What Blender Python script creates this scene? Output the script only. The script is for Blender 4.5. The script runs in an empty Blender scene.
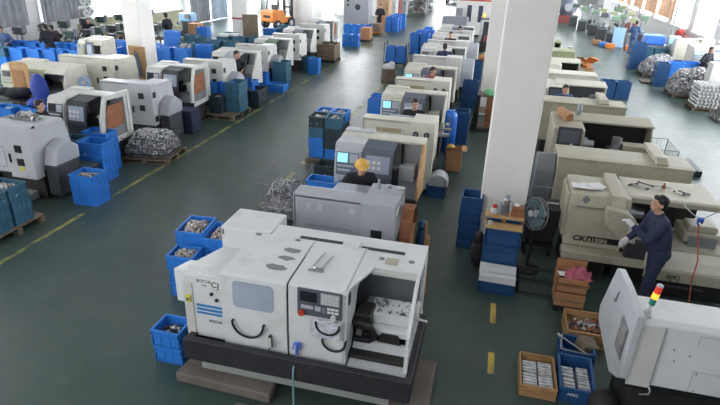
import bpy, bmesh, math, random
from mathutils import Vector, Matrix
S = bpy.context.scene
COL = S.collection
RND = random.Random(11)
PI = math.pi

# ------------------------------------------------------------------ materials
def lin(c):
    return tuple(((v / 255) / 12.92 if v / 255 <= .04045 else (((v / 255) + .055) / 1.055) ** 2.4) for v in c)

def _mat(name):
    m = bpy.data.materials.new(name)
    m.use_nodes = True
    nt = m.node_tree
    return m, nt, nt.nodes['Principled BSDF']

def paint(name, rgb, rough=.45, var=.10, scale=6.0, metal=0.0, spec=.5, dirt=None, dirt_amt=.0):
    """painted / plastic / metal surface with gentle procedural colour variation and optional grime spots"""
    m, nt, b = _mat(name)
    c = lin(rgb)
    tc = nt.nodes.new('ShaderNodeTexCoord')
    no = nt.nodes.new('ShaderNodeTexNoise')
    no.inputs['Scale'].default_value = scale
    no.inputs['Detail'].default_value = 5
    nt.links.new(tc.outputs['Object'], no.inputs['Vector'])
    cr = nt.nodes.new('ShaderNodeValToRGB')
    cr.color_ramp.elements[0].position = .3
    cr.color_ramp.elements[1].position = .7
    cr.color_ramp.elements[0].color = tuple(v * (1 - var) for v in c) + (1,)
    cr.color_ramp.elements[1].color = tuple(min(1, v * (1 + var * .6)) for v in c) + (1,)
    nt.links.new(no.outputs['Fac'], cr.inputs['Fac'])
    out = cr.outputs['Color']
    if dirt:
        n2 = nt.nodes.new('ShaderNodeTexNoise')
        n2.inputs['Scale'].default_value = scale * .7
        n2.inputs['Detail'].default_value = 8
        n2.inputs['Roughness'].default_value = .7
        nt.links.new(tc.outputs['Object'], n2.inputs['Vector'])
        r2 = nt.nodes.new('ShaderNodeValToRGB')
        r2.color_ramp.elements[0].position = .56
        r2.color_ramp.elements[1].position = .72
        r2.color_ramp.elements[0].color = (0, 0, 0, 1)
        r2.color_ramp.elements[1].color = (dirt_amt, dirt_amt, dirt_amt, 1)
        nt.links.new(n2.outputs['Fac'], r2.inputs['Fac'])
        mx = nt.nodes.new('ShaderNodeMix')
        mx.data_type = 'RGBA'
        nt.links.new(r2.outputs['Color'], mx.inputs[0])
        nt.links.new(out, mx.inputs[6])
        mx.inputs[7].default_value = lin(dirt) + (1,)
        out = mx.outputs[2]
    nt.links.new(out, b.inputs['Base Color'])
    b.inputs['Roughness'].default_value = rough
    b.inputs['Metallic'].default_value = metal
    b.inputs['Specular IOR Level'].default_value = spec
    return m

def glow(name, rgb, strength):
    m, nt, b = _mat(name)
    b.inputs['Base Color'].default_value = lin(rgb) + (1,)
    b.inputs['Emission Color'].default_value = lin(rgb) + (1,)
    b.inputs['Emission Strength'].default_value = strength
    return m

def wood(name, rgb, rgb2, scale=3.0):
    m, nt, b = _mat(name)
    tc = nt.nodes.new('ShaderNodeTexCoord')
    mp = nt.nodes.new('ShaderNodeMapping')
    mp.inputs['Scale'].default_value = (1.5, 9, 9)
    no = nt.nodes.new('ShaderNodeTexNoise')
    no.inputs['Scale'].default_value = scale
    no.inputs['Detail'].default_value = 6
    cr = nt.nodes.new('ShaderNodeValToRGB')
    cr.color_ramp.elements[0].position = .3
    cr.color_ramp.elements[1].position = .7
    cr.color_ramp.elements[0].color = lin(rgb2) + (1,)
    cr.color_ramp.elements[1].color = lin(rgb) + (1,)
    nt.links.new(tc.outputs['Object'], mp.inputs['Vector'])
    nt.links.new(mp.outputs['Vector'], no.inputs['Vector'])
    nt.links.new(no.outputs['Fac'], cr.inputs['Fac'])
    nt.links.new(cr.outputs['Color'], b.inputs['Base Color'])
    b.inputs['Roughness'].default_value = .75
    return m

def floor_mat():
    m, nt, b = _mat('green_epoxy_floor')
    tc = nt.nodes.new('ShaderNodeTexCoord')
    def noise(sc, det, rough=.6):
        n = nt.nodes.new('ShaderNodeTexNoise')
        n.inputs['Scale'].default_value = sc
        n.inputs['Detail'].default_value = det
        n.inputs['Roughness'].default_value = rough
        nt.links.new(tc.outputs['Object'], n.inputs['Vector'])
        return n
    def ramp(src, p0, p1, c0, c1):
        r = nt.nodes.new('ShaderNodeValToRGB')
        r.color_ramp.elements[0].position = p0
        r.color_ramp.elements[1].position = p1
        r.color_ramp.elements[0].color = c0 + (1,)
        r.color_ramp.elements[1].color = c1 + (1,)
        nt.links.new(src, r.inputs['Fac'])
        return r
    a = ramp(noise(.35, 6).outputs['Fac'], .35, .68, lin((52, 73, 67)), lin((74, 89, 85)))
    w = ramp(noise(3.2, 9, .75).outputs['Fac'], .5, .8, (0, 0, 0), (.28, .28, .28))
    mx = nt.nodes.new('ShaderNodeMix'); mx.data_type = 'RGBA'
    nt.links.new(w.outputs['Color'], mx.inputs[0])
    nt.links.new(a.outputs['Color'], mx.inputs[6])
    mx.inputs[7].default_value = lin((108, 115, 113)) + (1,)
    d = ramp(noise(1.1, 9, .8).outputs['Fac'], .55, .8, (0, 0, 0), (.40, .40, .40))
    m2 = nt.nodes.new('ShaderNodeMix'); m2.data_type = 'RGBA'
    nt.links.new(d.outputs['Color'], m2.inputs[0])
    nt.links.new(mx.outputs[2], m2.inputs[6])
    m2.inputs[7].default_value = lin((38, 50, 47)) + (1,)
    nt.links.new(m2.outputs[2], b.inputs['Base Color'])
    rr = ramp(noise(2.0, 6).outputs['Fac'], .3, .7, (.34, .34, .34), (.42, .42, .42))
    nt.links.new(rr.outputs['Color'], b.inputs['Roughness'])
    b.inputs['Specular IOR Level'].default_value = .42
    return m

def line_mat(name, rgb, wear=.5):
    """worn floor paint: the floor green shows through in patches"""
    m, nt, b = _mat(name)
    tc = nt.nodes.new('ShaderNodeTexCoord')
    n = nt.nodes.new('ShaderNodeTexNoise')
    n.inputs['Scale'].default_value = 1.3
    n.inputs['Detail'].default_value = 9
    n.inputs['Roughness'].default_value = .75
    nt.links.new(tc.outputs['Object'], n.inputs['Vector'])
    r = nt.nodes.new('ShaderNodeValToRGB')
    r.color_ramp.elements[0].position = wear - .05
    r.color_ramp.elements[1].position = wear + .1
    r.color_ramp.elements[0].color = lin(rgb) + (1,)
    r.color_ramp.elements[1].color = lin((72, 84, 74)) + (1,)
    nt.links.new(n.outputs['Fac'], r.inputs['Fac'])
    nt.links.new(r.outputs['Color'], b.inputs['Base Color'])
    b.inputs['Roughness'].default_value = .45
    return m

M = {}
def mk():
    P = paint
    M['floor'] = floor_mat()
    M['line'] = line_mat('yellow_floor_paint', (170, 166, 84), .46)
    M['line2'] = line_mat('yellow_floor_paint_fresh', (196, 170, 70), .58)
    M['wall'] = P('wall_plaster', (222, 222, 222), .8, .05, 1.5)
    M['dado'] = P('olive_wall_paint', (160, 160, 132), .7, .12, 1.5)
    M['col'] = P('column_plaster', (242, 240, 236), .75, .04, 2)
    M['red'] = P('red_paint', (176, 60, 48), .6)
    M['pane'] = glow('daylight_pane', (246, 248, 252), 11.0)
    M['pane_near'] = glow('near_daylight_pane', (246, 246, 246), 4.0)
    M['pane_dim'] = glow('hazy_daylight_pane', (226, 232, 240), 1.1)
    M['frame'] = P('window_frame_metal', (150, 154, 160), .5)
    M['curtain'] = P('grey_curtain', (150, 154, 160), .9, .15, 3)
    M['curtain2'] = P('pale_blue_curtain', (176, 190, 204), .9, .12, 3)
    M['tan'] = P('tan_blind', (196, 160, 126), .85, .2, 3)
    # machine paint
    M['hero'] = P('white_machine_paint', (218, 221, 222), .4, .04, 3, dirt=(150, 148, 140), dirt_amt=.35)
    M['white'] = P('pale_white_paint', (206, 206, 202), .45, .06, 4)
    M['wgrey'] = P('light_grey_paint', (186, 189, 194), .45, .06, 4)
    M['grey'] = P('blue_grey_paint', (168, 172, 180), .45, .06, 4)
    M['mgrey'] = P('mid_grey_paint', (124, 128, 134), .5, .1, 4)
    M['dgrey'] = P('dark_grey_paint', (58, 60, 66), .5, .12, 5)
    M['cream'] = P('cream_machine_paint', (212, 210, 196), .45, .07, 4, dirt=(150, 142, 120), dirt_amt=.4)
    M['cream2'] = P('yellowed_cream_paint', (176, 171, 152), .5, .08, 4, dirt=(126, 114, 92), dirt_amt=.55)
    M['bluegrey'] = P('steel_blue_paint', (112, 122, 140), .4, .1, 4)
    M['black'] = P('black_paint', (26, 27, 30), .5, .2, 5)
    M['soot'] = P('oily_dark_metal', (40, 38, 38), .6, .3, 6)
    M['rail'] = P('oily_black_splash_rail', (46, 46, 52), .55, .25, 5, dirt=(84, 74, 66), dirt_amt=.5)
    M['steel'] = P('machined_steel', (170, 172, 176), .3, .15, 9, metal=.85)
    M['casting'] = P('aluminium_castings', (176, 176, 180), .38, .35, 14, metal=.7)
    M['casting_w'] = P('bright_castings', (206, 206, 208), .4, .35, 14, metal=.35)
    M['casting_d'] = P('rough_iron_castings', (140, 138, 138), .5, .45, 14, metal=.5)
    M['casting_b'] = P('brass_pink_castings', (196, 178, 164), .4, .4, 14, metal=.35)
    M['blue'] = P('blue_crate_plastic', (48, 126, 216), .42, .12, 5)
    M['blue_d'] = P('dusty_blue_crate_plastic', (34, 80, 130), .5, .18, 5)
    M['teal'] = P('dirty_teal_crate_plastic', (56, 104, 128), .55, .25, 5)
    M['dteal'] = P('oily_dark_crate_plastic', (44, 62, 68), .55, .3, 5)
    M['wood'] = wood('raw_plank_wood', (188, 150, 102), (140, 104, 66))
    M['ply'] = wood('plywood_board', (206, 172, 124), (176, 136, 90))
    M['greywood'] = wood('weathered_pallet_wood', (134, 118, 100), (92, 80, 68))
    M['card'] = P('brown_cardboard', (176, 130, 92), .85, .14, 5)
    M['rust'] = P('rusty_brown_sheet', (150, 98, 66), .75, .3, 6)
    M['paper'] = P('white_paper', (226, 226, 226), .85, .05, 5)
    M['print'] = P('printed_crumpled_paper', (206, 206, 216), .85, .35, 16)
    M['seam'] = P('panel_seam_grey', (150, 152, 156), .6)
    M['stain'] = P('brown_stained_paint', (172, 164, 128), .6, .25, 9)
    M['fanblade'] = P('dusty_teal_blade', (72, 104, 108), .5, .12)
    M['slate'] = P('slate_guard_paint', (92, 100, 114), .45, .08)
    M['pink'] = P('pink_cloth', (178, 96, 112), .9, .25, 12)
    M['concrete'] = P('stained_concrete', (112, 104, 98), .85, .2, 4)
    M['slab'] = P('pale_concrete_slab', (150, 156, 152), .85, .12, 4)
    M['yellow'] = P('yellow_paint', (214, 180, 52), .5)
    M['orange'] = P('orange_paint', (214, 128, 54), .5, .12)
    M['green'] = P('machine_green_paint', (104, 136, 112), .5, .15)
    M['dgreen'] = P('dark_green_paint', (62, 84, 76), .55, .2)
    M['olive'] = P('pale_olive_paint', (150, 158, 122), .5, .15)
    M['mint'] = P('mint_cloth', (120, 186, 140), .9, .15)
    M['screen'] = glow('lit_cyan_screen', (150, 226, 232), .75)
    M['screen_d'] = P('unlit_screen_glass', (34, 36, 42), .15, .05)
    M['keys'] = P('pale_keypad', (176, 184, 194), .5, .1, 30)
    M['panel'] = P('grey_control_face', (84, 88, 98), .5, .06)
    M['panel_l'] = P('steel_blue_control_face', (98, 110, 132), .45, .06)
    M['glass'] = P('hazy_door_window', (168, 178, 196), .2, .14, 3)
    M['glass_d'] = P('dark_door_window', (62, 70, 84), .2, .2, 3)
    M['rubber'] = P('black_rubber', (22, 22, 24), .6, .1)
    M['stripe'] = P('blue_stripe_vinyl', (58, 132, 196), .4, .05)
    M['ink'] = P('black_ink', (28, 28, 30), .6, .05)
    M['inkg'] = P('grey_ink', (96, 100, 108), .6, .05)
    M['redbtn'] = P('red_button', (196, 66, 44), .4)
    M['lamp_r'] = glow('lit_red_lens', (206, 56, 30), .45)
    M['lamp_a'] = glow('lit_amber_lens', (255, 160, 50), 1.7)
    M['lamp_g'] = P('green_lens', (40, 136, 112), .3)
    M['hose_b'] = P('pale_blue_hose', (120, 160, 168), .4)
    M['gun'] = P('blue_plastic', (70, 110, 210), .4)
    M['redhose'] = P('orange_red_hose', (190, 92, 66), .5)
    M['skin'] = P('skin', (196, 150, 124), .55, .06, 12)
    M['hair'] = P('black_hair', (24, 22, 24), .5, .2, 20)
    M['navy'] = P('navy_work_cloth', (42, 50, 78), .9, .18, 9)
    M['darkcloth'] = P('dark_cloth', (38, 40, 48), .9, .2, 9)
    M['bluecloth'] = P('blue_work_cloth', (74, 96, 136), .9, .18, 9)
    M['browncloth'] = P('brown_cloth', (62, 48, 48), .9, .18, 9)
    M['redcloth'] = P('dusty_red_cloth', (150, 84, 84), .9, .18, 9)
    M['capyel'] = P('yellow_cap_cloth', (232, 186, 96), .85, .08, 9)
    M['glove'] = P('white_knit_glove', (206, 202, 206), .9, .1, 18)
    M['shoe'] = P('black_shoe', (28, 28, 30), .6)
    M['sclera'] = P('eye_white', (232, 232, 230), .3, .02)
    M['lip'] = P('lip', (158, 96, 88), .6, .05)
    M['bluesheet'] = P('blue_cover_cloth', (48, 72, 158), .8, .15, 6)
    M['bag'] = P('black_sack', (40, 38, 40), .7, .25, 8)
    M['bagblue'] = P('blue_plastic_drum', (40, 110, 212), .4, .1)
    M['clear'] = P('translucent_grey_plastic', (150, 160, 172), .25, .1)
    M['hazard'] = P('yellow_label', (214, 206, 70), .5, .05)
    M['lightblue'] = P('pale_sky_blue_paint', (150, 190, 226), .5, .08)
mk()

# ------------------------------------------------------------------ mesh builder
class MB:
    def __init__(s):
        s.v = []; s.f = []
    def add(s, vs, fs):
        n = len(s.v)
        s.v += [tuple(p) for p in vs]
        s.f += [tuple(i + n for i in f) for f in fs]
        return s
    def box(s, x0, x1, y0, y1, z0, z1):
        v = [(x, y, z) for z in (z0, z1) for y in (y0, y1) for x in (x0, x1)]
        return s.add(v, [(0, 2, 3, 1), (4, 5, 7, 6), (0, 1, 5, 4), (2, 6, 7, 3), (0, 4, 6, 2), (1, 3, 7, 5)])
    def rbox(s, c, size, rot=(0, 0, 0)):
        mt = Matrix.Translation(c) @ (Matrix.Rotation(rot[2], 4, 'Z') @ Matrix.Rotation(rot[1], 4, 'Y') @ Matrix.Rotation(rot[0], 4, 'X'))
        hx, hy, hz = size[0] / 2, size[1] / 2, size[2] / 2
        v = [mt @ Vector((x, y, z)) for z in (-hz, hz) for y in (-hy, hy) for x in (-hx, hx)]
        return s.add(v, [(0, 2, 3, 1), (4, 5, 7, 6), (0, 1, 5, 4), (2, 6, 7, 3), (0, 4, 6, 2), (1, 3, 7, 5)])
    def prism(s, pts, a, b, axis='x'):
        n = len(pts)
        def P(p, t):
            return (t, p[0], p[1]) if axis == 'x' else (p[0], t, p[1]) if axis == 'y' else (p[0], p[1], t)
        v = [P(p, a) for p in pts] + [P(p, b) for p in pts]
        f = [tuple(range(n - 1, -1, -1)), tuple(range(n, 2 * n))]
        f += [(i, (i + 1) % n, n + (i + 1) % n, n + i) for i in range(n)]
        return s.add(v, f)
    def slab(s, line, t, a, b, axis='x'):
        """polyline given thickness t (to its left) and extruded from a to b"""
        L = [Vector((p[0], p[1])) for p in line]
        nr = []
        for i in range(len(L)):
            d = Vector((0, 0))
            if i > 0: d += (L[i] - L[i - 1]).normalized()
            if i < len(L) - 1: d += (L[i + 1] - L[i]).normalized()
            d.normalize()
            nr.append(Vector((-d.y, d.x)))
        back = [L[i] + nr[i] * t for i in range(len(L))]
        for i in range(len(L) - 1):
            s.prism([tuple(L[i]), tuple(L[i + 1]), tuple(back[i + 1]), tuple(back[i])], a, b, axis)
        return s
    def cyl(s, p, q, r, n=12, r2=None):
        p = Vector(p); q = Vector(q); r2 = r if r2 is None else r2
        d = (q - p).normalized()
        u = d.orthogonal().normalized(); w = d.cross(u)
        A = [p + (u * math.cos(2 * PI * i / n) + w * math.sin(2 * PI * i / n)) * r for i in range(n)]
        B = [q + (u * math.cos(2 * PI * i / n) + w * math.sin(2 * PI * i / n)) * r2 for i in range(n)]
        f = [tuple(range(n - 1, -1, -1)), tuple(range(n, 2 * n))]
        f += [(i, (i + 1) % n, n + (i + 1) % n, n + i) for i in range(n)]
        return s.add(A + B, f)
    def tube(s, path, r, n=7):
        P = [Vector(p) for p in path]
        rs = r if isinstance(r, (list, tuple)) else [r] * len(P)
        rings = []; u = None
        for i in range(len(P)):
            d = (P[min(i + 1, len(P) - 1)] - P[max(i - 1, 0)]).normalized()
            u = d.orthogonal().normalized() if u is None else (u - d * u.dot(d)).normalized()
            w = d.cross(u)
            rings.append([P[i] + (u * math.cos(2 * PI * k / n) + w * math.sin(2 * PI * k / n)) * rs[i] for k in range(n)])
        v = [p for rg in rings for p in rg]
        f = []
        for i in range(len(P) - 1):
            for k in range(n):
                f.append((i * n + k, i * n + (k + 1) % n, (i + 1) * n + (k + 1) % n, (i + 1) * n + k))
        f += [tuple(range(n - 1, -1, -1)), tuple(range((len(P) - 1) * n, len(P) * n))]
        return s.add(v, f)
    def lathe(s, prof, c=(0, 0, 0), n=16):
        v = []
        for r, z in prof:
            for k in range(n):
                a = 2 * PI * k / n
                v.append((c[0] + r * math.cos(a), c[1] + r * math.sin(a), c[2] + z))
        f = []
        for i in range(len(prof) - 1):
            for k in range(n):
                f.append((i * n + k, i * n + (k + 1) % n, (i + 1) * n + (k + 1) % n, (i + 1) * n + k))
        f += [tuple(range(n - 1, -1, -1)), tuple(range((len(prof) - 1) * n, len(prof) * n))]
        return s.add(v, f)
    def ball(s, c, r, n=12, m=8, rot=None):
        r = (r, r, r) if not isinstance(r, (tuple, list)) else r
        v = []
        for j in range(1, m):
            t = PI * j / m
            for k in range(n):
                a = 2 * PI * k / n
                p = Vector((r[0] * math.sin(t) * math.cos(a), r[1] * math.sin(t) * math.sin(a), r[2] * math.cos(t)))
                if rot: p = rot @ p
                v.append(p + Vector(c))
        top = Vector((0, 0, r[2])); bot = Vector((0, 0, -r[2]))
        if rot: top = rot @ top; bot = rot @ bot
        v += [top + Vector(c), bot + Vector(c)]
        T = len(v) - 2; B = T + 1
        f = [(j * n + k, (j + 1) * n + k, (j + 1) * n + (k + 1) % n, j * n + (k + 1) % n) for j in range(m - 2) for k in range(n)]
        f += [(T, k, (k + 1) % n) for k in range(n)]
        f += [(B, (m - 2) * n + (k + 1) % n, (m - 2) * n + k) for k in range(n)]
        return s.add(v, f)
    def arc(s, c, r, a0, a1, plane, tr, n=10):
        """a bent rod: arc in plane 'xz' or 'yz' round c"""
        path = []
        for i in range(n + 1):
            a = a0 + (a1 - a0) * i / n
            path.append((c[0] + r * math.cos(a), c[1], c[2] + r * math.sin(a)) if plane == 'xz' else (c[0], c[1] + r * math.cos(a), c[2] + r * math.sin(a)))
        return s.tube(path, tr, 6)
    def mesh(s, name, mat, smooth=None, org=(0, 0, 0)):
        me = bpy.data.meshes.new(name)
        o = Vector(org)
        me.from_pydata([tuple(Vector(p) - o) for p in s.v], [], s.f)
        bm = bmesh.new(); bm.from_mesh(me)
        bmesh.ops.recalc_face_normals(bm, faces=bm.faces)
        bm.to_mesh(me); bm.free()
        if smooth:
            me.polygons.foreach_set('use_smooth', [True] * len(me.polygons))
            me.set_sharp_from_angle(angle=math.radians(smooth))
        if mat: me.materials.append(mat)
        me.update()
        return me
    def build(s, name, mat, parent=None, world=False, bev=0, smooth=None):
        org = (0, 0, 0)
        if world and parent:
            r = parent
            while r.parent: r = r.parent
            org = r.location
        elif world:
            xs = [p[0] for p in s.v]; ys = [p[1] for p in s.v]; zs = [p[2] for p in s.v]
            org = ((min(xs) + max(xs)) / 2, (min(ys) + max(ys)) / 2, min(zs))
        mat = M[mat] if isinstance(mat, str) else mat
        o = bpy.data.objects.new(name, s.mesh(name, mat, smooth, org))
        COL.objects.link(o)
        if parent: o.parent = parent
        elif world: o.location = org
        if bev:
            b = o.modifiers.new('edge', 'BEVEL'); b.width = bev; b.segments = 2; b.limit_method = 'ANGLE'
        return o

def tag(o, label, cat=None, group=None, kind=None):
    if label: o['label'] = label
    if cat: o['category'] = cat
    if group: o['group'] = group
    if kind: o['kind'] = kind
    return o

def thing(name, label, cat, loc=(0, 0, 0), rz=0, group=None):
    o = bpy.data.objects.new(name, None)
    o.empty_display_size = .2
    COL.objects.link(o)
    o.location = loc; o.rotation_euler = (0, 0, rz)
    return tag(o, label, cat, group)

def setting(name, mb, mat, bev=0):
    o = mb.build(name, mat, None, world=True, bev=bev)
    o['kind'] = 'structure'
    return o

def text(body, size, loc, rot, mat, parent, name='lettering', world=True, extrude=.0015, align='LEFT', sx=1.0, bold=0):
    cu = bpy.data.curves.new(name, 'FONT')
    cu.body = body; cu.size = size; cu.extrude = extrude; cu.offset = bold; cu.align_x = align
    cu.materials.append(M[mat])
    tmp = bpy.data.objects.new(name, cu)
    COL.objects.link(tmp)
    me = bpy.data.meshes.new_from_object(tmp.evaluated_get(bpy.context.evaluated_depsgraph_get()))
    me.name = name
    bpy.data.objects.remove(tmp)
    o = bpy.data.objects.new(name, me)
    COL.objects.link(o)
    off = Vector((0, 0, 0))
    if parent:
        o.parent = parent
        if world:
            r = parent
            while r.parent: r = r.parent
            off = r.location
    o.location = Vector(loc) - off
    o.rotation_euler = rot
    o.scale = (sx, 1, 1)
    return o
# ------------------------------------------------------------------ camera
def make_camera():
    pitch, roll, yaw = .4250, -.0367, .2281
    c, s = math.cos(yaw), math.sin(yaw)
    F = Vector((-s * math.cos(pitch), c * math.cos(pitch), -math.sin(pitch)))
    r = Vector((c, s, 0)); d = F.cross(r)
    cr, sr = math.cos(roll), math.sin(roll)
    right = cr * r + sr * d; down = -sr * r + cr * d
    mt = Matrix((right, -down, -F)).transposed().to_4x4()
    cam = bpy.data.objects.new('camera', bpy.data.cameras.new('camera'))
    cam.data.sensor_width = 36; cam.data.lens = 544.3 / 720 * 36
    cam.data.clip_end = 300
    mt.translation = Vector((0, 0, 4.5))
    cam.matrix_world = mt
    COL.objects.link(cam); S.camera = cam
make_camera()

# ------------------------------------------------------------------ the hall
setting('floor', MB().box(-22, 14, -4, 75, -.2, 0), 'floor')
for a in ((-7.04, -6.95, 2.5, 60), (-4.12, -4.0, 8.9, 60)):
    o = setting('aisle_line', MB().box(a[0], a[1], a[2], a[3], .0005, .003), 'line')
for y0, y1 in ((6.38, 6.86), (5.35, 5.75)):
    setting('aisle_line', MB().box(.40, .475, y0, y1, .0005, .003), 'line2')

def column(name, x0, x1, y0, y1, band=False):
    mb = MB().box(x0, x1, y0, y1, 0, 9)
    o = setting(name, mb, 'col', .03)
    if band:
        b = MB().box(x0 - .01, x1 + .01, y0 - .01, y1 + .01, 1.42, 1.50).build('painted_band', 'red', o)
        b.data.transform(Matrix.Translation(-o.location))
    return o
column('column_1', .068, .81, 8.62, 9.3)
column('column_2', -.30, .45, 17.4, 18.1)
column('column_3', .05, .75, 26.3, 27.0)
column('column_4', -12.80, -12.15, 17.4, 18.25)
column('column_5', -13.02, -12.17, 26.25, 27.55, True)
column('column_6', -13.7, -12.17, 36.3, 38.4)
column('column_7', -12.9, -12.1, 45.3, 46.2)

def wall_along_y(name, x, t, y0, y1, wins, ztop, mat):
    """a wall in the YZ plane with window openings (ya, yb, za, zb)"""
    mb = MB(); xa, xb = (x - t, x) if t > 0 else (x, x - t)
    cuts = sorted(wins); y = y0
    for ya, yb, za, zb in cuts:
        mb.box(xa, xb, y, ya, 0, ztop)
        if za > 0: mb.box(xa, xb, ya, yb, 0, za)
        mb.box(xa, xb, ya, yb, zb, ztop)
        y = yb
    mb.box(xa, xb, y, y1, 0, ztop)
    return setting(name, mb, mat)

def window_y(i, x, ya, yb, za, zb, side, pane, bars=3, trans=True):
    """window in a YZ wall; side=+1 looks into +x"""
    xm = x - side * .14
    mb = MB(); f = .05
    for y in [ya + (yb - ya) * k / bars for k in range(bars + 1)]:
        mb.box(xm - .04, xm + .04, y - f / 2, y + f / 2, za, zb)
    for z in ([za, za + (zb - za) * .42, zb] if trans else [za, zb]):
        mb.box(xm - .04, xm + .04, ya, yb, z - f / 2, z + f / 2)
    o = setting('window_%d' % i, mb, 'frame')
    p = MB().box(xm - side * .06 - .01, xm - side * .06 + .01, ya, yb, za, zb).build('pane', pane, o)
    p.data.transform(Matrix.Translation(-o.location))
    sl = MB().box(min(x, x + side * .12), max(x, x + side * .12), ya - .05, yb + .05, za - .06, za).build('sill', 'wall', o)
    sl.data.transform(Matrix.Translation(-o.location))
    return o

WL = [(6.0, 9.2, 1.2, 5.5), (10.3, 13.5, 1.2, 5.5), (14.2, 16.4, 1.2, 5.5), (17.4, 20.5, 1.25, 5.5), (21.45, 23.65, 1.25, 5.5),
      (24.85, 28.4, 1.15, 8.2), (29.6, 33.2, 1.05, 8.2), (33.9, 40.3, 0.0, 4.6), (41.0, 45.4, 1.1, 8.2)]
wall_along_y('wall_left', -20, .3, -4, 46, WL, 9, 'wall')
n = 1
for k, w in enumerate(WL[:7] + WL[8:]):
    window_y(n, -20, *w, 1, 'pane' if k in (0, 1, 2, 5, 6, 7) else 'pane_dim', 3); n += 1

def curtain(name, x, ya, yb, z0, z1, mat, label, folds=10, amp=.06):
    pts = []
    N = folds * 6
    for i in range(N + 1):
        y = ya + (yb - ya) * i / N
        pts.append((x + amp * math.sin(i / 6 * 2 * PI) + amp * .4 * math.sin(i * .9), y))
    mb = MB()
    v = []; f = []
    for px, py in pts: v += [(px, py, z0), (px, py, z1)]
    f = [(2 * i, 2 * i + 2, 2 * i + 3, 2 * i + 1) for i in range(N)]
    v += [(p[0] - .012, p[1], p[2]) for p in v]
    m = len(pts) * 2
    f += [tuple(m + q for q in reversed(g)) for g in f]
    mb.add(v, f)
    o = mb.build(name, mat, None, world=True, smooth=60)
    tag(o, label, 'curtain')
    return o
curtain('curtain', -19.78, 17.3, 20.6, 1.3, 5.6, 'curtain', 'grey curtain over the far left window beside two seated workers', 9)
curtain('curtain', -19.78, 21.4, 23.7, 1.3, 5.6, 'curtain', 'darker grey curtain over the narrow window left of the round wall fans', 8)
curtain('curtain', -19.75, 33.9, 36.6, .03, 4.6, 'curtain', 'grey folded curtain hanging to the floor at the left of the wide doorway', 9, .09)
curtain('curtain', -19.75, 36.7, 39.3, .03, 4.6, 'curtain2', 'pale blue curtain closing the right of the wide doorway', 9, .07)
o = setting('door_1', MB().box(-20.12, -20.08, 33.9, 40.3, 0, 4.6), 'pane')
setting('baseboard_left', MB().box(-20, -19.97, 23.7, 33.4, 0, 1.0), 'dado')

# low olive partition behind the left benches
p = MB().box(-19.6, -19.5, 24.2, 29.5, 0, 1.22).build('partition', 'dado', None, world=True)
tag(p, 'low olive green partition under the bright left windows', 'partition')

WR = [(1.0 + 4.4 * k, 4.4 + 4.4 * k, 1.3, 8.2) for k in range(3, 14)]
wall_along_y('wall_right', 10.5, -.3, -4, 66, WR, 9, 'wall')
for k, w in enumerate(WR):
    window_y(n, 10.5, *w, -1, 'pane', 4); n += 1
for i, (a, b) in enumerate(((39.6, 42.4), (43.2, 46.6), (47.4, 50.6), (51.4, 53.4), (54.3, 57.0))):
    bl = MB()
    for z in range(18):
        bl.rbox((10.28, (a + b) / 2, 1.62 + z * .12), (.012, b - a, .115), (0, .35, 0))
    o = bl.build('blind', 'tan', None, world=True)
    tag(o, 'tan slatted window blind, %s along the bright right wall' % ('nearest', 'second nearest', 'third nearest', 'fourth nearest', 'farthest')[i], 'blind', 'tan blinds on the right wall')

# far end
def wall_along_x(name, y, t, x0, x1, wins, ztop, mat):
    mb = MB(); x = x0
    for xa, xb, za, zb in sorted(wins):
        mb.box(x, xa, y, y + t, 0, ztop)
        if za > 0: mb.box(xa, xb, y, y + t, 0, za)
        mb.box(xa, xb, y, y + t, zb, ztop); x = xb
    mb.box(x, x1, y, y + t, 0, ztop)
    return setting(name, mb, mat)
def window_x(i, y, xa, xb, za, zb, pane, bars=3):
    mb = MB(); f = .05; ym = y + .14
    for x in [xa + (xb - xa) * k / bars for k in range(bars + 1)]:
        mb.box(x - f / 2, x + f / 2, ym - .04, ym + .04, za, zb)
    for z in (za, zb): mb.box(xa, xb, ym - .04, ym + .04, z - f / 2, z + f / 2)
    o = setting('window_%d' % i, mb, 'frame')
    p = MB().box(xa, xb, ym + .05, ym + .07, za, zb).build('pane', pane, o)
    p.data.transform(Matrix.Translation(-o.location))
    return o
WF = [(-19.5, -16.5, .9, 8), (-15.9, -13.6, .1, 8), (-13.2, -10.6, .3, 8)]
wall_along_x('wall_far_left', 46.2, .3, -20, -9.3, WF, 9, 'wall')
for w in WF: window_x(n, 46.2, *w, 'pane', 3); n += 1
wall_along_y('wall_far_side', -9.3, .3, 46.5, 72, [], 9, 'wall')
WB = [(-8.4, -6.0, .1, 8), (-5.4, -2.6, .1, 8), (-1.5, 3, 1.2, 8), (4, 9, 1.2, 8)]
wall_along_x('wall_back', 72, .3, -9.3, 10.8, WB, 9, 'wall')
for w in WB: window_x(n, 72, *w, 'pane', 4); n += 1
WN = [(-18, -13, 2.5, 8), (-12, -7, 2.5, 8), (-6, -1, 4.5, 8)]
wall_along_x('wall_near', -4.3, .3, -20.3, 10.8, WN, 9, 'wall')
for w in WN: window_x(n, -4.5, *w, 'pane_near', 4); n += 1

# ------------------------------------------------------------------ light
w = bpy.data.worlds.new('daylight'); S.world = w; w.use_nodes = True
bg = w.node_tree.nodes['Background']
bg.inputs['Color'].default_value = (.93, .97, 1.0, 1)
bg.inputs['Strength'].default_value = .43
def area(name, loc, rot, sx, sy, power, col=(1, 1, 1)):
    l = bpy.data.lights.new(name, 'AREA'); l.shape = 'RECTANGLE'; l.size = sx; l.size_y = sy; l.energy = power; l.color = col
    o = bpy.data.objects.new(name, l); o.location = loc; o.rotation_euler = rot; COL.objects.link(o)
    return o
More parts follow.
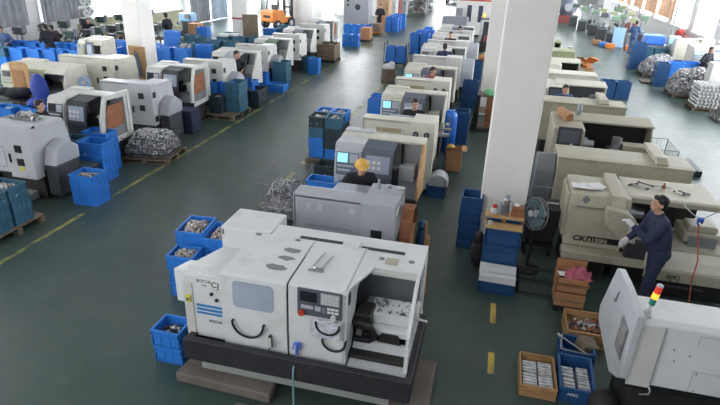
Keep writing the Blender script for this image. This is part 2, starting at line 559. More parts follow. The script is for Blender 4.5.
# no roof: even world light fills in from above
S.view_settings.view_transform = 'Standard'
S.view_settings.look = 'None'
S.view_settings.gamma = 1
S.view_settings.use_curve_mapping = False
S.view_settings.exposure = 0.14
S.cycles.use_denoising = True
S.cycles.max_bounces = 6
S.cycles.diffuse_bounces = 3
S.cycles.glossy_bounces = 3
# ------------------------------------------------------------------ crates and their contents
_crate = {}
def crate_mesh(w, d, h, mat, open_top=True):
    key = (w, d, h, mat)
    if key in _crate: return _crate[key]
    t = .016; mb = MB(); hw, hd = w / 2 - .012, d / 2 - .012
    mb.box(-hw, hw, -hd, hd, 0, .02)
    mb.box(-hw, hw, -hd, -hd + t, 0, h); mb.box(-hw, hw, hd - t, hd, 0, h)
    mb.box(-hw, -hw + t, -hd, hd, 0, h); mb.box(hw - t, hw, -hd, hd, 0, h)
    for z0, z1, e in ((h - .03, h, .012), (h * .62, h * .62 + .012, .008), (.0, .014, .006)):
        mb.box(-hw - e, hw + e, -hd - e, -hd, z0, z1); mb.box(-hw - e, hw + e, hd, hd + e, z0, z1)
        mb.box(-hw - e, -hw, -hd, hd, z0, z1); mb.box(hw, hw + e, -hd, hd, z0, z1)
    nx = max(3, round(w / .11)); ny = max(3, round(d / .11))
    for i in range(nx + 1):
        x = -hw + 2 * hw * i / nx
        for y, e in ((-hd, -1), (hd, 1)):
            mb.box(x - .005, x + .005, min(y, y + e * .007), max(y, y + e * .007), .01, h * .62)
    for i in range(ny + 1):
        y = -hd + 2 * hd * i / ny
        for x, e in ((-hw, -1), (hw, 1)):
            mb.box(min(x, x + e * .007), max(x, x + e * .007), y - .005, y + .005, .01, h * .62)
    for e in (-1, 1):                                     # grip frames on all four sides
        for z in (h * .70, h * .84):
            y = e * hd; x = e * hw
            mb.box(-w * .16, w * .16, min(y, y + e * .011), max(y, y + e * .011), z, z + .012)
            mb.box(min(x, x + e * .011), max(x, x + e * .011), -d * .16, d * .16, z, z + .012)
    _crate[key] = mb.mesh('crate', M[mat])
    return _crate[key]

def crate(x, y, z, rz, size, mat, label, group=None):
    o = bpy.data.objects.new('plastic_crate', crate_mesh(*size, mat))
    COL.objects.link(o)
    o.location = (x, y, z); o.rotation_euler = (0, 0, rz)
    return tag(o, label, 'crate', group)

_pile = {}
def pile_mesh(w, d, h, n, mat, kind, r, seed):
    key = (w, d, h, n, mat, kind, r, seed)
    if key in _pile: return _pile[key]
    R = random.Random(seed); mb = MB()
    G = 10; ph = [(R.uniform(-1, 1), R.uniform(-1, 1)) for _ in range(4)]
    def top(u, v):
        e = (1 - min(1, abs(u)) ** 4) * (1 - min(1, abs(v)) ** 4)
        wv = .5 * math.sin(3 * u + ph[0][0] * 3) * math.cos(2.6 * v + ph[1][0] * 3) + .3 * math.sin(5 * v + ph[2][0] * 4)
        return h * (.30 + .55 * e + .15 * wv * e)
    vs = [((w / 2) * (-1 + 2 * i / G), (d / 2) * (-1 + 2 * j / G), max(.01, top(-1 + 2 * i / G, -1 + 2 * j / G) - r * 1.5)) for j in range(G + 1) for i in range(G + 1)]
    q = lambda i, j: j * (G + 1) + i
    fs = [(q(i, j), q(i + 1, j), q(i + 1, j + 1), q(i, j + 1)) for j in range(G) for i in range(G)]
    per = [q(i, 0) for i in range(G + 1)] + [q(G, j) for j in range(1, G + 1)] + [q(i, G) for i in range(G - 1, -1, -1)] + [q(0, j) for j in range(G - 1, 0, -1)]
    b0 = len(vs)
    vs += [(vs[i][0], vs[i][1], 0) for i in per]
    m = len(per)
    fs += [(per[k], b0 + k, b0 + (k + 1) % m, per[(k + 1) % m]) for k in range(m)]
    fs += [tuple(range(b0, b0 + m))]
    mb.add(vs, fs)
    nb = len(fs)
    for k in range(n):
        u, v = R.uniform(-.97, .97), R.uniform(-.97, .97)
        side = R.random() < .28 and kind != 'flat'
        if side:
            if R.random() < .5: u = R.choice((-1, 1))
            else: v = R.choice((-1, 1))
        zt = top(u, v); z = R.uniform(.1, 1) * zt if side else zt
        c = Vector((u * w / 2 * .98, v * d / 2 * .98, max(r * .7, z)))
        a = Vector((R.gauss(0, 1), R.gauss(0, 1), R.gauss(0, 1))).normalized()
        L = r * R.uniform(.5, 1.5)
        mb.cyl(c - a * L, c + a * L, r * R.uniform(.5, 1.0), 6, r * R.uniform(.3, .9))
    me = mb.mesh('castings', M[mat])
    me.materials.append(M['casting_d']); me.materials.append(M['casting_w'])
    idx = [1] * nb
    for k in range((len(me.polygons) - nb) // 8): idx += [R.choice((0, 0, 0, 1, 1, 2, 2))] * 8
    me.polygons.foreach_set('material_index', idx)
    _pile[key] = me
    return _pile[key]

def pile(x, y, z, w, d, h, n, mat, label, rz=0, kind='', r=.024, seed=1, name='castings', cat='metal parts', group=None):
    o = bpy.data.objects.new(name, pile_mesh(w, d, h, n, mat, kind, r, seed))
    COL.objects.link(o)
    o.location = (x, y, z); o.rotation_euler = (0, 0, rz)
    return tag(o, label, cat, group, 'stuff')

ORD = {1: ('only',), 2: ('bottom', 'top'), 3: ('bottom', 'middle', 'top'), 4: ('bottom', 'second lowest', 'third lowest', 'top'),
       5: ('bottom', 'second lowest', 'middle', 'fourth lowest', 'top')}
CNAME = {'blue': 'blue', 'blue_d': 'blue', 'teal': 'teal', 'dteal': 'dark'}
def stack(x, y, n, size, mats, place, z0=0.0, rz=0, fill=None, group=None, fill_label=None, only_visible=0, jit=.012):
    """n crates on one another; fill = (material, heap height, count, radius)"""
    h = size[2]
    if isinstance(mats, str): mats = [mats] * n
    for k in range(n):
        if k < only_visible: continue
        lab = '%s crate %s' % (CNAME[mats[k]], place) if n == 1 else '%s crate, %s of %s' % (CNAME[mats[k]], ORD[n][k], place)
        j = 0 if k == 0 else RND.uniform(-jit, jit)
        crate(x + j, y + j * .6, z0 + k * (h + .001), rz + (0 if k == 0 else RND.uniform(-.015, .015)), size, mats[k], lab, group)
    if fill:
        mat, hh, cnt, r = fill
        pile(x, y, z0 + (n - 1) * (h + .001) + .021, size[0] - .075, size[1] - .075, hh, cnt, mat,
             fill_label or ('metal parts in the crate %s' if n == 1 else 'metal parts atop %s') % place, rz, r=r, seed=RND.randrange(5))

def pallet(x, y, w, d, h, label, rz=0, mat='greywood'):
    mb = MB(); n = max(4, round(w / .16))
    for i in range(n):
        x0 = -w / 2 + w * i / n
        mb.box(x0 + .008, x0 + w / n - .008, -d / 2, d / 2, h - .022, h)
    for i in range(3):
        y0 = -d / 2 + (d - .09) * i / 2
        mb.box(-w / 2, w / 2, y0, y0 + .09, h - .045, h - .022)
        for k in range(3):
            x0 = -w / 2 + (w - .1) * k / 2
            mb.box(x0, x0 + .1, y0, y0 + .09, .02, h - .045)
        mb.box(-w / 2, w / 2, y0, y0 + .09, 0, .02)
    o = mb.build('pallet', mat)
    o.location = (x, y, 0); o.rotation_euler = (0, 0, rz)
    return tag(o, label, 'pallet')

# ------------------------------------------------------------------ the common machine: a small flat-bed lathe
def lathe_machine(x, y, rz, W, D, H, label, body='cream', roof=None, back=None, panel='panel_l', screen=True, vents='square', cover=None,
                  end='plate', door='bluegrey', group=None, cab=.36, hump=0, name='lathe', simple=False, label_strip=False, wood_end=False, beam=None,
                  open_dark=False, panel_h=.46, zb=.52, inner=None, covered=False):
    """local axes: front is -y, left of the front is -x; origin on the floor at the middle of the body"""
    t = thing(name, label, 'machine', (x, y, 0), rz, group)
    roof = roof or body; back = back or body
    w, d = W / 2, D / 2
    mb = MB()
    mb.box(-w + .04, -w + W * .38, -d + .16, d - .1, 0, .5); mb.box(w - W * .30, w - .04, -d + .16, d - .1, 0, .5)
    mb.box(-w + W * .38, w - W * .30, -d + .25, d - .2, .04, .42)
    mb.build('base', 'soot', t, bev=.01)
    MB().box(-w, w, -d - .05, d - .04, .46, .60).build('chip_pan', 'rail', t, bev=.012)
    # headstock housing with sloping front
    hx = -w + W * .33
    prof = [(-d, .60), (-d - .01, .95), (-d + .06, H - .06), (-d + .12, H - .01), (d - .10, H - .012), (d - .10, .60)]
    MB().prism(prof, -w, hx, 'x').build('headstock_housing', body, t, bev=.012)
    # control panel on the front of the housing
    c = Vector(((-w + hx) / 2, -d + .005, H - .12 - panel_h / 2)); ph = panel_h; pw = (hx + w) * .92
    cp = MB().rbox(c, (pw, .07, ph), (-.17, 0, 0)).build('control_panel', body, t, bev=.008)
    rot = Matrix.Rotation(-.17, 3, 'X')
    def on(u, v, k=.038): return c + rot @ Vector((u * pw, -k, v * ph))
    MB().rbox(on(0, 0), (pw * .88, .008, ph * .86), (-.17, 0, 0)).build('control_face', panel, cp)
    MB().rbox(on(-.2, .22, .044), (pw * .40, .008, ph * .34), (-.17, 0, 0)).build('screen', 'screen' if screen else 'screen_d', cp)
    MB().rbox(on(.24, .22, .044), (pw * .32, .008, ph * .34), (-.17, 0, 0)).build('keypad', 'keys', cp)
    MB().rbox(on(-.06, -.08, .044), (pw * .66, .008, ph * .07), (-.17, 0, 0)).build('button_row', 'keys', cp)
    MB().rbox(on(-.14, -.24, .044), (pw * .50, .008, ph * .08), (-.17, 0, 0)).build('button_row', 'keys', cp)
    p0 = on(.34, -.28, .04); p1 = on(.34, -.28, .075)
    MB().cyl(p0, p1, .022, 12).build('handwheel_dial', 'white', cp, smooth=40)
    # back panel, roof
    MB().box(-w, w, d - .10, d, zb, H - .02).build('back_panel', back, t, bev=.008)
    rp = [(d - .34, H - .05), (d - .34, H - .01), (d - .28, H), (d, H), (d, H - .05)] if not covered else [(-d + .05, H - .13), (-d + .20, H), (d, H), (d, H - .05), (-d + .22, H - .05), (-d + .07, H - .17)]
    MB().prism(rp, -w - .01, w + .01, 'x').build('roof', roof, t, bev=.006)
    # inside
    MB().box(hx, w - .03, d - .13, d - .102, .62, H - .08).build('inner_wall', inner or ('soot' if open_dark else 'wgrey'), t)
    MB().prism([(-d + .02, .60), (-d + .10, .78), (d - .14, .86), (d - .14, .60)], hx, w - .03, 'x').build('bed_cover', 'mgrey' if not open_dark else 'steel', t)
    zc = 1.0
    MB().cyl((hx, .02, zc), (hx + .13, .02, zc), .12, 20).cyl((hx + .13, .02, zc), (hx + .18, .02, zc), .05, 14).build('chuck', 'steel', t, smooth=40)
    MB().box(w - .40, w - .12, -.10, .14, .80, 1.08).cyl((w - .55, .02, zc), (w - .40, .02, zc), .035, 12).build('tailstock', body, t, bev=.02)
    MB().box(hx + .28, hx + .46, -.16, .12, .82, .98).box(hx + .31, hx + .43, -.12, .02, .98, 1.10).build('tool_post', 'soot', t, bev=.008)
    # sliding guard with window
    gx0, gx1 = hx + .01, hx + W * .36
    line = [(-d - .02, .66), (-d - .03, .95), (-d + .055, H - .11), (-d + .12, H - .07), (d - .36, H - .03)]
    g = MB().slab(line, -.025, gx0, gx1).build('sliding_guard', door, t)
    a0, a1 = Vector((-d - .012, 1.02)), Vector((-d + .035, H - .17))
    wl = [(a0.x - .012, a0.y), (a1.x - .012, a1.y)]
    MB().slab(wl, -.012, gx0 + .06, gx1 - .05).build('window', 'glass', g)
    if not simple:
        q = MB()
        for i in range(3):
            for j in range(2):
                f = .32 + .3 * j
                yy = a0.x + (a1.x - a0.x) * f - .021; zz = a0.y + (a1.y - a0.y) * f
                q.rbox((gx0 + .12 + i * .09, yy, zz), (.06, .006, .06), (-.17, 0, 0))
        q.build('notice', 'paper', g)
        MB().tube([(hx + W * .40, d - .16, H - .14), (hx + W * .42, .1, 1.22), (hx + W * .43, .02, 1.05), (hx + W * .38, -.02, .95)], .028, 8).build('cable_hose', 'rubber', t, smooth=60)
    if end == 'plate':
        pts = [(-d - .02, .62), (-d + .0, 1.0), (-d + .10, H - .14), (-d + .2, H - .02), (d, H - .02), (d, .5), (d - .1, .5), (d - .1, H - .12), (-d + .26, H - .12), (-d + .14, 1.0), (-d + .12, .72), (d - .1, .6), (d - .1, .5), (-d + .05, .56)]
        MB().prism(pts[:5] + [(d, .45)] if covered else [(-d - .02, .58), (-d + .0, .86), (-d + .22, 1.12), (d - .34, H - .04), (d, H - .04), (d, .45)], w - .03, w + .012, 'x').build('end_plate', 'ply' if wood_end else body, t, bev=.006)
    elif end == 'open':
        # wide end frame with a big opening, brown lining seen inside
        fr = MB().slab([(-d - .02, .62), (-d + .02, 1.06), (-d + .16, H - .02), (d - .02, H - .02), (d - .02, .62), (-d - .02, .62)], .13, w - .03, w + .02)
        fr.build('end_frame', body, t, bev=.006)
        MB().prism([(-d + .08, .7), (-d + .14, 1.1), (-d + .24, H - .16), (d - .14, H - .16), (d - .14, .7)], w - .05, w - .035, 'x').build('end_lining', 'rust', t)
    # electrical cabinet on the back (headstock side)
    cw = W * cab
    ec = MB().box(-w - .01, -w + cw, d - .10, d + .10, zb - .04, H + .03).build('electrical_cabinet', back, t, bev=.008)
    xc = -w + cw / 2; yb = d + .10
    if vents == 'square':
        for z in (H - .42, H - .68):
            v = MB().box(xc - .075, xc + .075, yb, yb + .012, z - .07, z + .07)
            for i in range(5): v.box(xc - .07, xc + .07, yb + .012, yb + .018, z - .06 + i * .026, z - .05 + i * .026)
            v.build('vent', 'black', ec)
        MB().box(xc - .05, xc + .05, yb, yb + .008, H - .85, H - .77).build('warning_label', 'hazard', ec)
    elif vents == 'round':
        for sx in (-.11, .11):
            MB().cyl((xc + sx, yb, H - .22), (xc + sx, yb + .02, H - .22), .058, 18).build('vent', 'black', ec, smooth=40)
            MB().cyl((xc + sx, yb + .02, H - .22), (xc + sx, yb + .026, H - .22), .03, 14).build('vent_boss', 'mgrey', ec, smooth=40)
    elif vents == 'side':
        for z in (H - .24, H - .84):
            MB().box(-w - .022, -w - .01, d - .06, d + .06, z - .07, z + .07).build('vent', 'black', ec)
            MB().box(xc - .09, xc + .05, yb, yb + .012, (H + z) / 2 - .22, (H + z) / 2 - .08).build('vent', 'black', ec)
    MB().box(xc + cw * .36, xc + cw * .42, yb, yb + .02, .78, .95).build('latch', 'black', ec)
    pl = MB()
    x0, x1 = -w + cw + W * .10, w - W * .12
    for a in ((x0, x1, H - .46, H - .452), (x0, x1, .62, .628), (x0, x0 + .008, .62, H - .46), (x1 - .008, x1, .62, H - .46)):
        pl.box(a[0], a[1], d, d + .004, a[2], a[3])
    pl.build('access_panel_seam', 'mgrey', t)
    if label_strip:
        MB().box(x0 + .02, x1 - .1, d, d + .006, H - .26, H - .17).build('stained_strip', 'stain', t)
    if cover == 'wedge':
        pts = [(-d + .12, .70), (-d + .10, .95), (-.05, 1.14), (d - .22, 1.02), (d - .10, .70)]
        MB().prism(pts, -w - .30, -w - .005, 'x').build('belt_cover', 'grey', t, bev=.03)
        MB().box(-w - .28, -w - .02, -d + .14, d - .12, .10, .69).build('motor_box', 'dgrey', t, bev=.01)
    elif cover == 'dome':
        pts = [(-d + .02, .55)] + [(-.02 + (d * .92) * math.cos(a), .95 + .50 * math.sin(a)) for a in [PI - PI * k / 10 for k in range(11)]] + [(d - .04, .55)]
        MB().prism(pts, -w - .42, -w - .005, 'x').build('belt_cover', 'bluegrey' if hump == 'b' else 'grey', t, bev=.02, smooth=40)
        MB().box(-w - .30, -w - .03, -d + .1, d - .1, .05, .55).build('motor_box', 'dgrey', t, bev=.01)
    if beam is not None:
        bx = -w + W * beam
        MB().slab([(-d + .16, H + .015), (d - .02, H + .10)], -.085, bx - .08, bx + .08).build('guard_rail_beam', body, t, bev=.012)
    return t

# ------------------------------------------------------------------ people
def _capsule(mb, a, b, ra, rb, n=12):
    a = Vector(a); b = Vector(b)
    mb.ball(a, ra, n, 8); mb.ball(b, rb, n, 8); mb.cyl(a, b, ra, n, rb)
def _remesh(mb, vox, mat, name, smooth_it=4):
    me = mb.mesh('tmp', None)
    o = bpy.data.objects.new('tmp', me); COL.objects.link(o)
    r = o.modifiers.new('r', 'REMESH'); r.mode = 'VOXEL'; r.voxel_size = vox; r.use_smooth_shade = True
    s = o.modifiers.new('s', 'SMOOTH'); s.iterations = smooth_it; s.factor = .5
    dg = bpy.context.evaluated_depsgraph_get()
    nm = bpy.data.meshes.new_from_object(o.evaluated_get(dg))
    nm.name = name
    bpy.data.objects.remove(o); bpy.data.meshes.remove(me)
    nm.materials.clear(); nm.materials.append(M[mat])
    nm.polygons.foreach_set('use_smooth', [True] * len(nm.polygons))
    return nm

def person(x, y, rz, label, h=1.70, lean=.12, hand_l=(.20, -.28, 1.06), hand_r=(-.20, -.28, 1.06), look=(0, -.25), top='navy', legs='darkcloth',
           hat=None, gloves=False, hair='hair', vox=.016, step=.0, group=None, sit=False, z=0.0):
    """faces -y in local axes; joint positions in metres for a 1.70 m figure, scaled to h; lean bends the trunk forward from the hips"""
    t = thing('person', label, 'person', (x, y, z), rz, group)
    k = h / 1.70
    hipz = .90 if not sit else .48
    hip = Vector((0, 0, hipz))
    Rl = Matrix.Rotation(lean, 3, 'X')            # positive lean tips the trunk toward -y
    def up(v): return hip + Rl @ Vector(v)
    def tr(p): return up((p[0], p[1], p[2] - .90))
    chest = tr((0, .0, 1.22)); shl = tr((.185, .0, 1.40)); shr = tr((-.185, 0, 1.40)); neck = tr((0, .0, 1.45)); nk2 = tr((0, -.02, 1.53))
    hd = Matrix.Rotation(look[0], 3, 'Z') @ Matrix.Rotation(lean * .55 - look[1] * .6, 3, 'X')
    hc = nk2 + hd @ Vector((0, -.015, .085))
    def H_(v): return hc + hd @ Vector(v)
    legj = []
    for s in (1, -1):
        hp = Vector((.09 * s, 0, hipz - .02))
        if sit: kn = Vector((.11 * s, -.40, .48)); an = Vector((.11 * s, -.40, .08))
        else: kn = Vector((.10 * s, -.02 - step * s * .5, .48)); an = Vector((.11 * s, .02 - step * s, .08))
        legj.append((hp, kn, an))
    def elbow(sh, hn, s):
        sh = Vector(sh); hn = Vector(hn); L1, L2 = .29, .26
        dv = hn - sh; D = min(dv.length, L1 + L2 - .01); dv.normalize()
        hn = sh + dv * D
        a = (L1 ** 2 - L2 ** 2 + D ** 2) / (2 * D); b = math.sqrt(max(0, L1 ** 2 - a * a))
        out = Vector((.6 * s, .25, -1)); out = (out - dv * out.dot(dv)).normalized()
        return sh + dv * a + out * b, hn
    el, hl = elbow(shl, hand_l, 1); er, hr = elbow(shr, hand_r, -1)
    # one continuous body
    b = MB()
    b.ball(H_((0, .005, .03)), (.077, .094, .098), 16, 10, hd); b.ball(H_((0, -.03, -.045)), (.056, .062, .064), 14, 8, hd)
    b.ball(H_((0, -.097, -.012)), (.013, .02, .026), 8, 6, hd)
    for s in (1, -1): b.ball(H_((.079 * s, .01, -.005)), (.012, .022, .032), 8, 6, hd)
    _capsule(b, neck, nk2, .058, .054)
    _capsule(b, tr((0, 0, .98)), chest, .13, .145); _capsule(b, tr((.10, 0, 1.36)), tr((-.10, 0, 1.36)), .085, .085)
    _capsule(b, Vector((.06, 0, hipz)), Vector((-.06, 0, hipz)), .12, .12)
    for sh, e, hn in ((shl, el, hl), (shr, er, hr)):
        _capsule(b, sh, e, .053, .043); _capsule(b, e, hn, .042, .029)
        dr = (hn - e).normalized()
        _capsule(b, hn + dr * .02, hn + dr * .075, .030, .034)
    for hp, kn, an in legj:
        _capsule(b, hp, kn, .085, .056); _capsule(b, kn, an, .054, .038)
        _capsule(b, an + Vector((0, .02, -.045)), an + Vector((0, -.15, -.05)), .036, .03)
    me = _remesh(b, vox, 'skin', 'body')
    body = bpy.data.objects.new('body', me); COL.objects.link(body); body.parent = t
    # five bent fingers on each hand, rooted in the palm (joined to the body or to the glove)
    def fingers(mb, e, hn, s, rr=1.0):
        dr = (hn - e).normalized(); side = dr.cross(Vector((0, 0, 1))).normalized(); dn = side.cross(dr).normalized()
        if dn.z > 0: dn = -dn
        for i, (o, L) in enumerate(((-.027, .070), (-.009, .080), (.009, .076), (.026, .060))):
            p0 = hn + dr * .07 + side * o; p1 = p0 + dr * L * .5 + dn * .008; p2 = p1 + dr * L * .3 + dn * L * .25; p3 = p2 + dr * L * .1 + dn * L * .25
            mb.tube([p0, p1, p2, p3], [.0095 * rr, .009 * rr, .0085 * rr, .007 * rr], 6)
        sg = -1 if (side.x * s) > 0 else 1
        p0 = hn + dr * .03 + side * .024 * sg
        mb.tube([p0, p0 + side * .022 * sg + dr * .022 + dn * .01, p0 + side * .028 * sg + dr * .05 + dn * .022], [.011 * rr, .0105 * rr, .008 * rr], 6)
    if gloves:
        for e, hn, s in ((el, hl, 1), (er, hr, -1)):
            g = MB(); dr = (hn - e).normalized()
            _capsule(g, hn - dr * .05, hn + dr * .02, .037, .038); _capsule(g, hn + dr * .02, hn + dr * .075, .039, .041)
            fingers(g, e, hn, s, 1.25)
            g.build('glove', 'glove', t, smooth=60)
    else:
        f = MB(); fingers(f, el, hl, 1); fingers(f, er, hr, -1)
        bm = bmesh.new(); bm.from_mesh(me); fm = f.mesh('f', None, 60); bm.from_mesh(fm); bm.to_mesh(me); bm.free()
        bpy.data.meshes.remove(fm)
        me.polygons.foreach_set('use_smooth', [True] * len(me.polygons))
    # jacket
    j = MB()
    _capsule(j, tr((.03, 0, .93)), tr((.04, .0, 1.22)), .145, .158); _capsule(j, tr((-.03, 0, .93)), tr((-.04, .0, 1.22)), .145, .158)
    _capsule(j, tr((.115, .0, 1.375)), tr((-.115, 0, 1.375)), .098, .098)
    _capsule(j, tr((0, 0, 1.40)), tr((0, -.005, 1.455)), .085, .070)
    for sh, e, hn in ((shl, el, hl), (shr, er, hr)):
        _capsule(j, sh, e, .073, .062); _capsule(j, e, e + (hn - e) * .9, .061, .046)
    o = bpy.data.objects.new('jacket', _remesh(j, vox * 1.1, top, 'jacket', 3)); COL.objects.link(o); o.parent = t
    # trousers
    q = MB()
    _capsule(q, Vector((.07, 0, hipz)), Vector((-.07, 0, hipz)), .137, .137)
    for hp, kn, an in legj: _capsule(q, hp, kn, .102, .074); _capsule(q, kn, an + Vector((0, 0, -.01)), .072, .062)
    o = bpy.data.objects.new('trousers', _remesh(q, vox * 1.1, legs, 'trousers', 3)); COL.objects.link(o); o.parent = t
    for hp, kn, an in legj:
        s = MB(); s.ball(an + Vector((0, -.06, -.035)), (.046, .135, .05), 12, 8); s.box(an.x - .045, an.x + .045, -.18 + an.y, .06 + an.y, 0, .022)
        s.build('shoe', 'shoe', t, smooth=60)
    # head details
    for s in (1, -1):
        e = MB().ball(H_((.031 * s, -.083, .012)), (.015, .010, .010), 8, 6, hd).build('eye', 'sclera', t, smooth=80)
        MB().ball(H_((.031 * s, -.092, .012)), (.007, .004, .008), 8, 6, hd).build('iris', 'hair', e, smooth=80)
        MB().ball(H_((.031 * s, -.089, .034)), (.019, .007, .005), 8, 6, hd).build('eyebrow', 'hair', t, smooth=80)
    MB().ball(H_((0, -.088, -.055)), (.024, .009, .008), 8, 6, hd).build('mouth', 'lip', t, smooth=80)
    if hair:
        hb = MB(); hb.ball(H_((0, .022, .052 if not hat else .03)), (.086, .096, .090), 16, 10, hd); hb.ball(H_((0, .048, .0)), (.078, .066, .085), 14, 8, hd)
        if not hat: hb.ball(H_((0, -.045, .098)), (.068, .045, .034), 12, 8, hd)
        hb.build('hair', hair, t, smooth=80)
    if hat:
        hb = MB(); hb.ball(H_((0, .012, .075)), (.100, .108, .092), 18, 10, hd)
        hb.tube([H_((.102 * math.cos(a), .012 + .112 * math.sin(a), .058)) for a in [2 * PI * i / 20 for i in range(21)]], .022, 7)
        hb.ball(H_((0, -.105, .055)), (.075, .06, .012), 12, 6, hd)
        hb.build('cap', hat, t, smooth=80)
    if k != 1: t.scale = (k, k, k)
    return t
# ------------------------------------------------------------------ the big white lathe in the foreground (world coordinates)
def hero():
    t = thing('cnc_lathe', 'large white foreground lathe with two sliding guards and a grey control panel', 'machine', (-1.7, 4.95, 0))
    B = lambda mb, n, m, par=None, **k: mb.build(n, m, par or t, world=True, **k)
    # feet, pedestals, black splash rail
    B(MB().box(-2.9, -1.9, 4.5, 5.5, .14, .62).box(-1.35, -.45, 4.5, 5.5, .14, .62).box(-1.9, -1.35, 4.7, 5.4, .3, .62), 'base', 'soot', bev=.01)
    B(MB().box(-2.94, -.395, 4.26, 4.34, .325, .60).box(-2.94, -2.86, 4.34, 5.5, .35, .57).box(-.47, -.395, 4.34, 5.5, .35, .57).box(-2.94, -.395, 4.34, 5.5, .325, .36), 'splash_rail', 'rail', bev=.012)
    B(MB().box(-2.80, -.62, 4.36, 4.43, .14, .25), 'drip_channel', 'slab', bev=.01)
    # headstock block on the left
    hs = B(MB().prism([(4.45, .52), (4.45, 1.31), (4.57, 1.365), (5.36, 1.17), (5.55, 1.17), (5.55, .52)], -2.96, -2.30), 'headstock_cover', 'hero', bev=.012)
    B(MB().prism([(4.56, .86), (4.56, 1.29), (4.92, 1.20), (4.92, .86)], -3.15, -2.95), 'gear_side_box', 'hero', bev=.015)
    B(MB().box(-2.975, -2.87, 4.435, 4.455, .54, 1.22), 'side_strip', 'white', bev=.004)
    lk = B(MB().box(-2.945, -2.885, 4.415, 4.44, .98, 1.07), 'door_lock', 'hazard', bev=.006)
    B(MB().cyl((-2.915, 4.416, 1.03), (-2.915, 4.395, 1.03), .018, 12), 'lock_barrel', 'steel', lk)
    # name plate
    pl = B(MB().rbox((-2.655, 4.442, 1.262), (.32, .012, .125), (0, 0, 0)), 'name_plate', 'paper')
    text('BOCHI', .056, (-2.805, 4.434, 1.255), (PI / 2, 0, 0), 'inkg', pl)
    text('CJ', .10, (-2.632, 4.434, 1.215), (PI / 2, 0, 0), 'ink', pl)
    text('CNC', .03, (-2.75, 4.434, 1.212), (PI / 2, 0, 0), 'inkg', pl)
    B(MB().box(-2.835, -2.40, 4.440, 4.451, .935, .962).box(-2.835, -2.40, 4.440, 4.451, .885, .912).box(-2.835, -2.40, 4.440, 4.451, .84, .862), 'blue_stripes', 'stripe')
    text('BOCHI CNC', .05, (-2.70, 4.446, .74), (PI / 2, 0, 0), 'ink', hs)
    B(MB().cyl((-2.64, 4.455, 1.12), (-2.64, 4.43, 1.12), .019, 14).cyl((-2.585, 4.455, 1.05), (-2.585, 4.43, 1.05), .019, 14), 'push_buttons', 'black')
    # electrical box behind the headstock
    ec = B(MB().box(-2.98, -2.33, 5.37, 5.92, .62, 1.445), 'electrical_cabinet', 'hero', bev=.015)
    B(MB().box(-2.965, -2.94, 5.362, 5.372, 1.34, 1.41), 'cabinet_latch', 'mgrey', ec)
    B(MB().box(-2.345, -2.315, 5.55, 5.6, 1.30, 1.40), 'cabinet_latch', 'mgrey', ec)
    # rear body and roof
    B(MB().box(-2.32, -.47, 5.5, 5.62, .45, 1.43), 'back_panel', 'hero', bev=.01)
    rf = B(MB().prism([(5.02, 1.40), (5.02, 1.43), (5.63, 1.445), (5.63, 1.41)], -2.32, -.47), 'roof', 'hero', bev=.006)
    B(MB().box(-1.96, -1.44, 5.375, 5.43, 1.43, 1.4455), 'roof_slot', 'black', rf)
    B(MB().box(-1.21, -.70, 5.345, 5.40, 1.43, 1.4445), 'roof_slot', 'black', rf)
    st = MB()
    for (x, y, rx, ry) in ((-1.98, 5.27, .05, .03), (-.93, 5.20, .03, .03), (-.60, 5.22, .035, .025)):
        st.lathe([(rx, 0), (rx, .004)], (x, y, 1.4365), 10)
    B(st, 'roof_bolt', 'mgrey', rf)
    B(MB().box(-.88, -.74, 5.10, 5.24, 1.434, 1.438), 'oil_stained_sticker', 'cream2', rf)
    # ---- left sliding guard
    def guard(x0, x1, name, ybk, chamfer=False):
        line = [(4.40, .54), (4.39, .86), (4.405, 1.42), (4.435, 1.447), (ybk, 1.458)]
        g = B(MB().slab(line, -.03, x0, x1), name, 'hero')
        return g
    g1 = guard(-2.50, -1.765, 'sliding_guard', 5.33)
    def fr(z):  # y of the sloping front at height z
        return 4.39 + (z - .86) / .56 * .015
    def pane(x0, x1, z0, z1, off, t2, name, mat, par, r=.05):
        pts = []
        for cx, cz, a0 in ((x1 - r, z1 - r, 0), (x0 + r, z1 - r, PI / 2), (x0 + r, z0 + r, PI), (x1 - r, z0 + r, 1.5 * PI)):
            for i in range(5):
                a = a0 + PI / 2 * i / 4
                pts.append((cx + r * math.cos(a), cz + r * math.sin(a)))
        n = len(pts); mb = MB()
        v = [(x, fr(z) - off, z) for x, z in pts] + [(x, fr(z) - off + t2, z) for x, z in pts]
        mb.add(v, [tuple(range(n)), tuple(range(2 * n - 1, n - 1, -1))] + [(i, (i + 1) % n, n + (i + 1) % n, n + i) for i in range(n)])
        return B(mb, name, mat, par)
    pane(-2.365, -1.905, 1.055, 1.375, .006, .02, 'window', 'glass', g1)
    def ring(cx, cz, r, a0, a1, par, mat='rubber', y=None, name='grab_handle'):
        path = []
        for i in range(13):
            a = a0 + (a1 - a0) * i / 12
            path.append((cx + r * math.cos(a), 4.392 - .035, cz + r * math.sin(a)))
        path = [(path[0][0], path[0][1] + .03, path[0][2])] + path + [(path[-1][0], path[-1][1] + .03, path[-1][2])]
        return B(MB().tube(path, .013, 7), name, mat, par, smooth=60)
    ring(-2.195, .885, .178, PI * 1.0, PI * 2.0, g1)
    B(MB().box(-1.965, -1.935, 4.345, 4.40, .61, .775), 'latch_handle', 'black', g1, bev=.008)
    B(MB().box(-1.955, -1.925, 4.335, 4.347, .64, .765), 'latch_lever', 'white', g1)
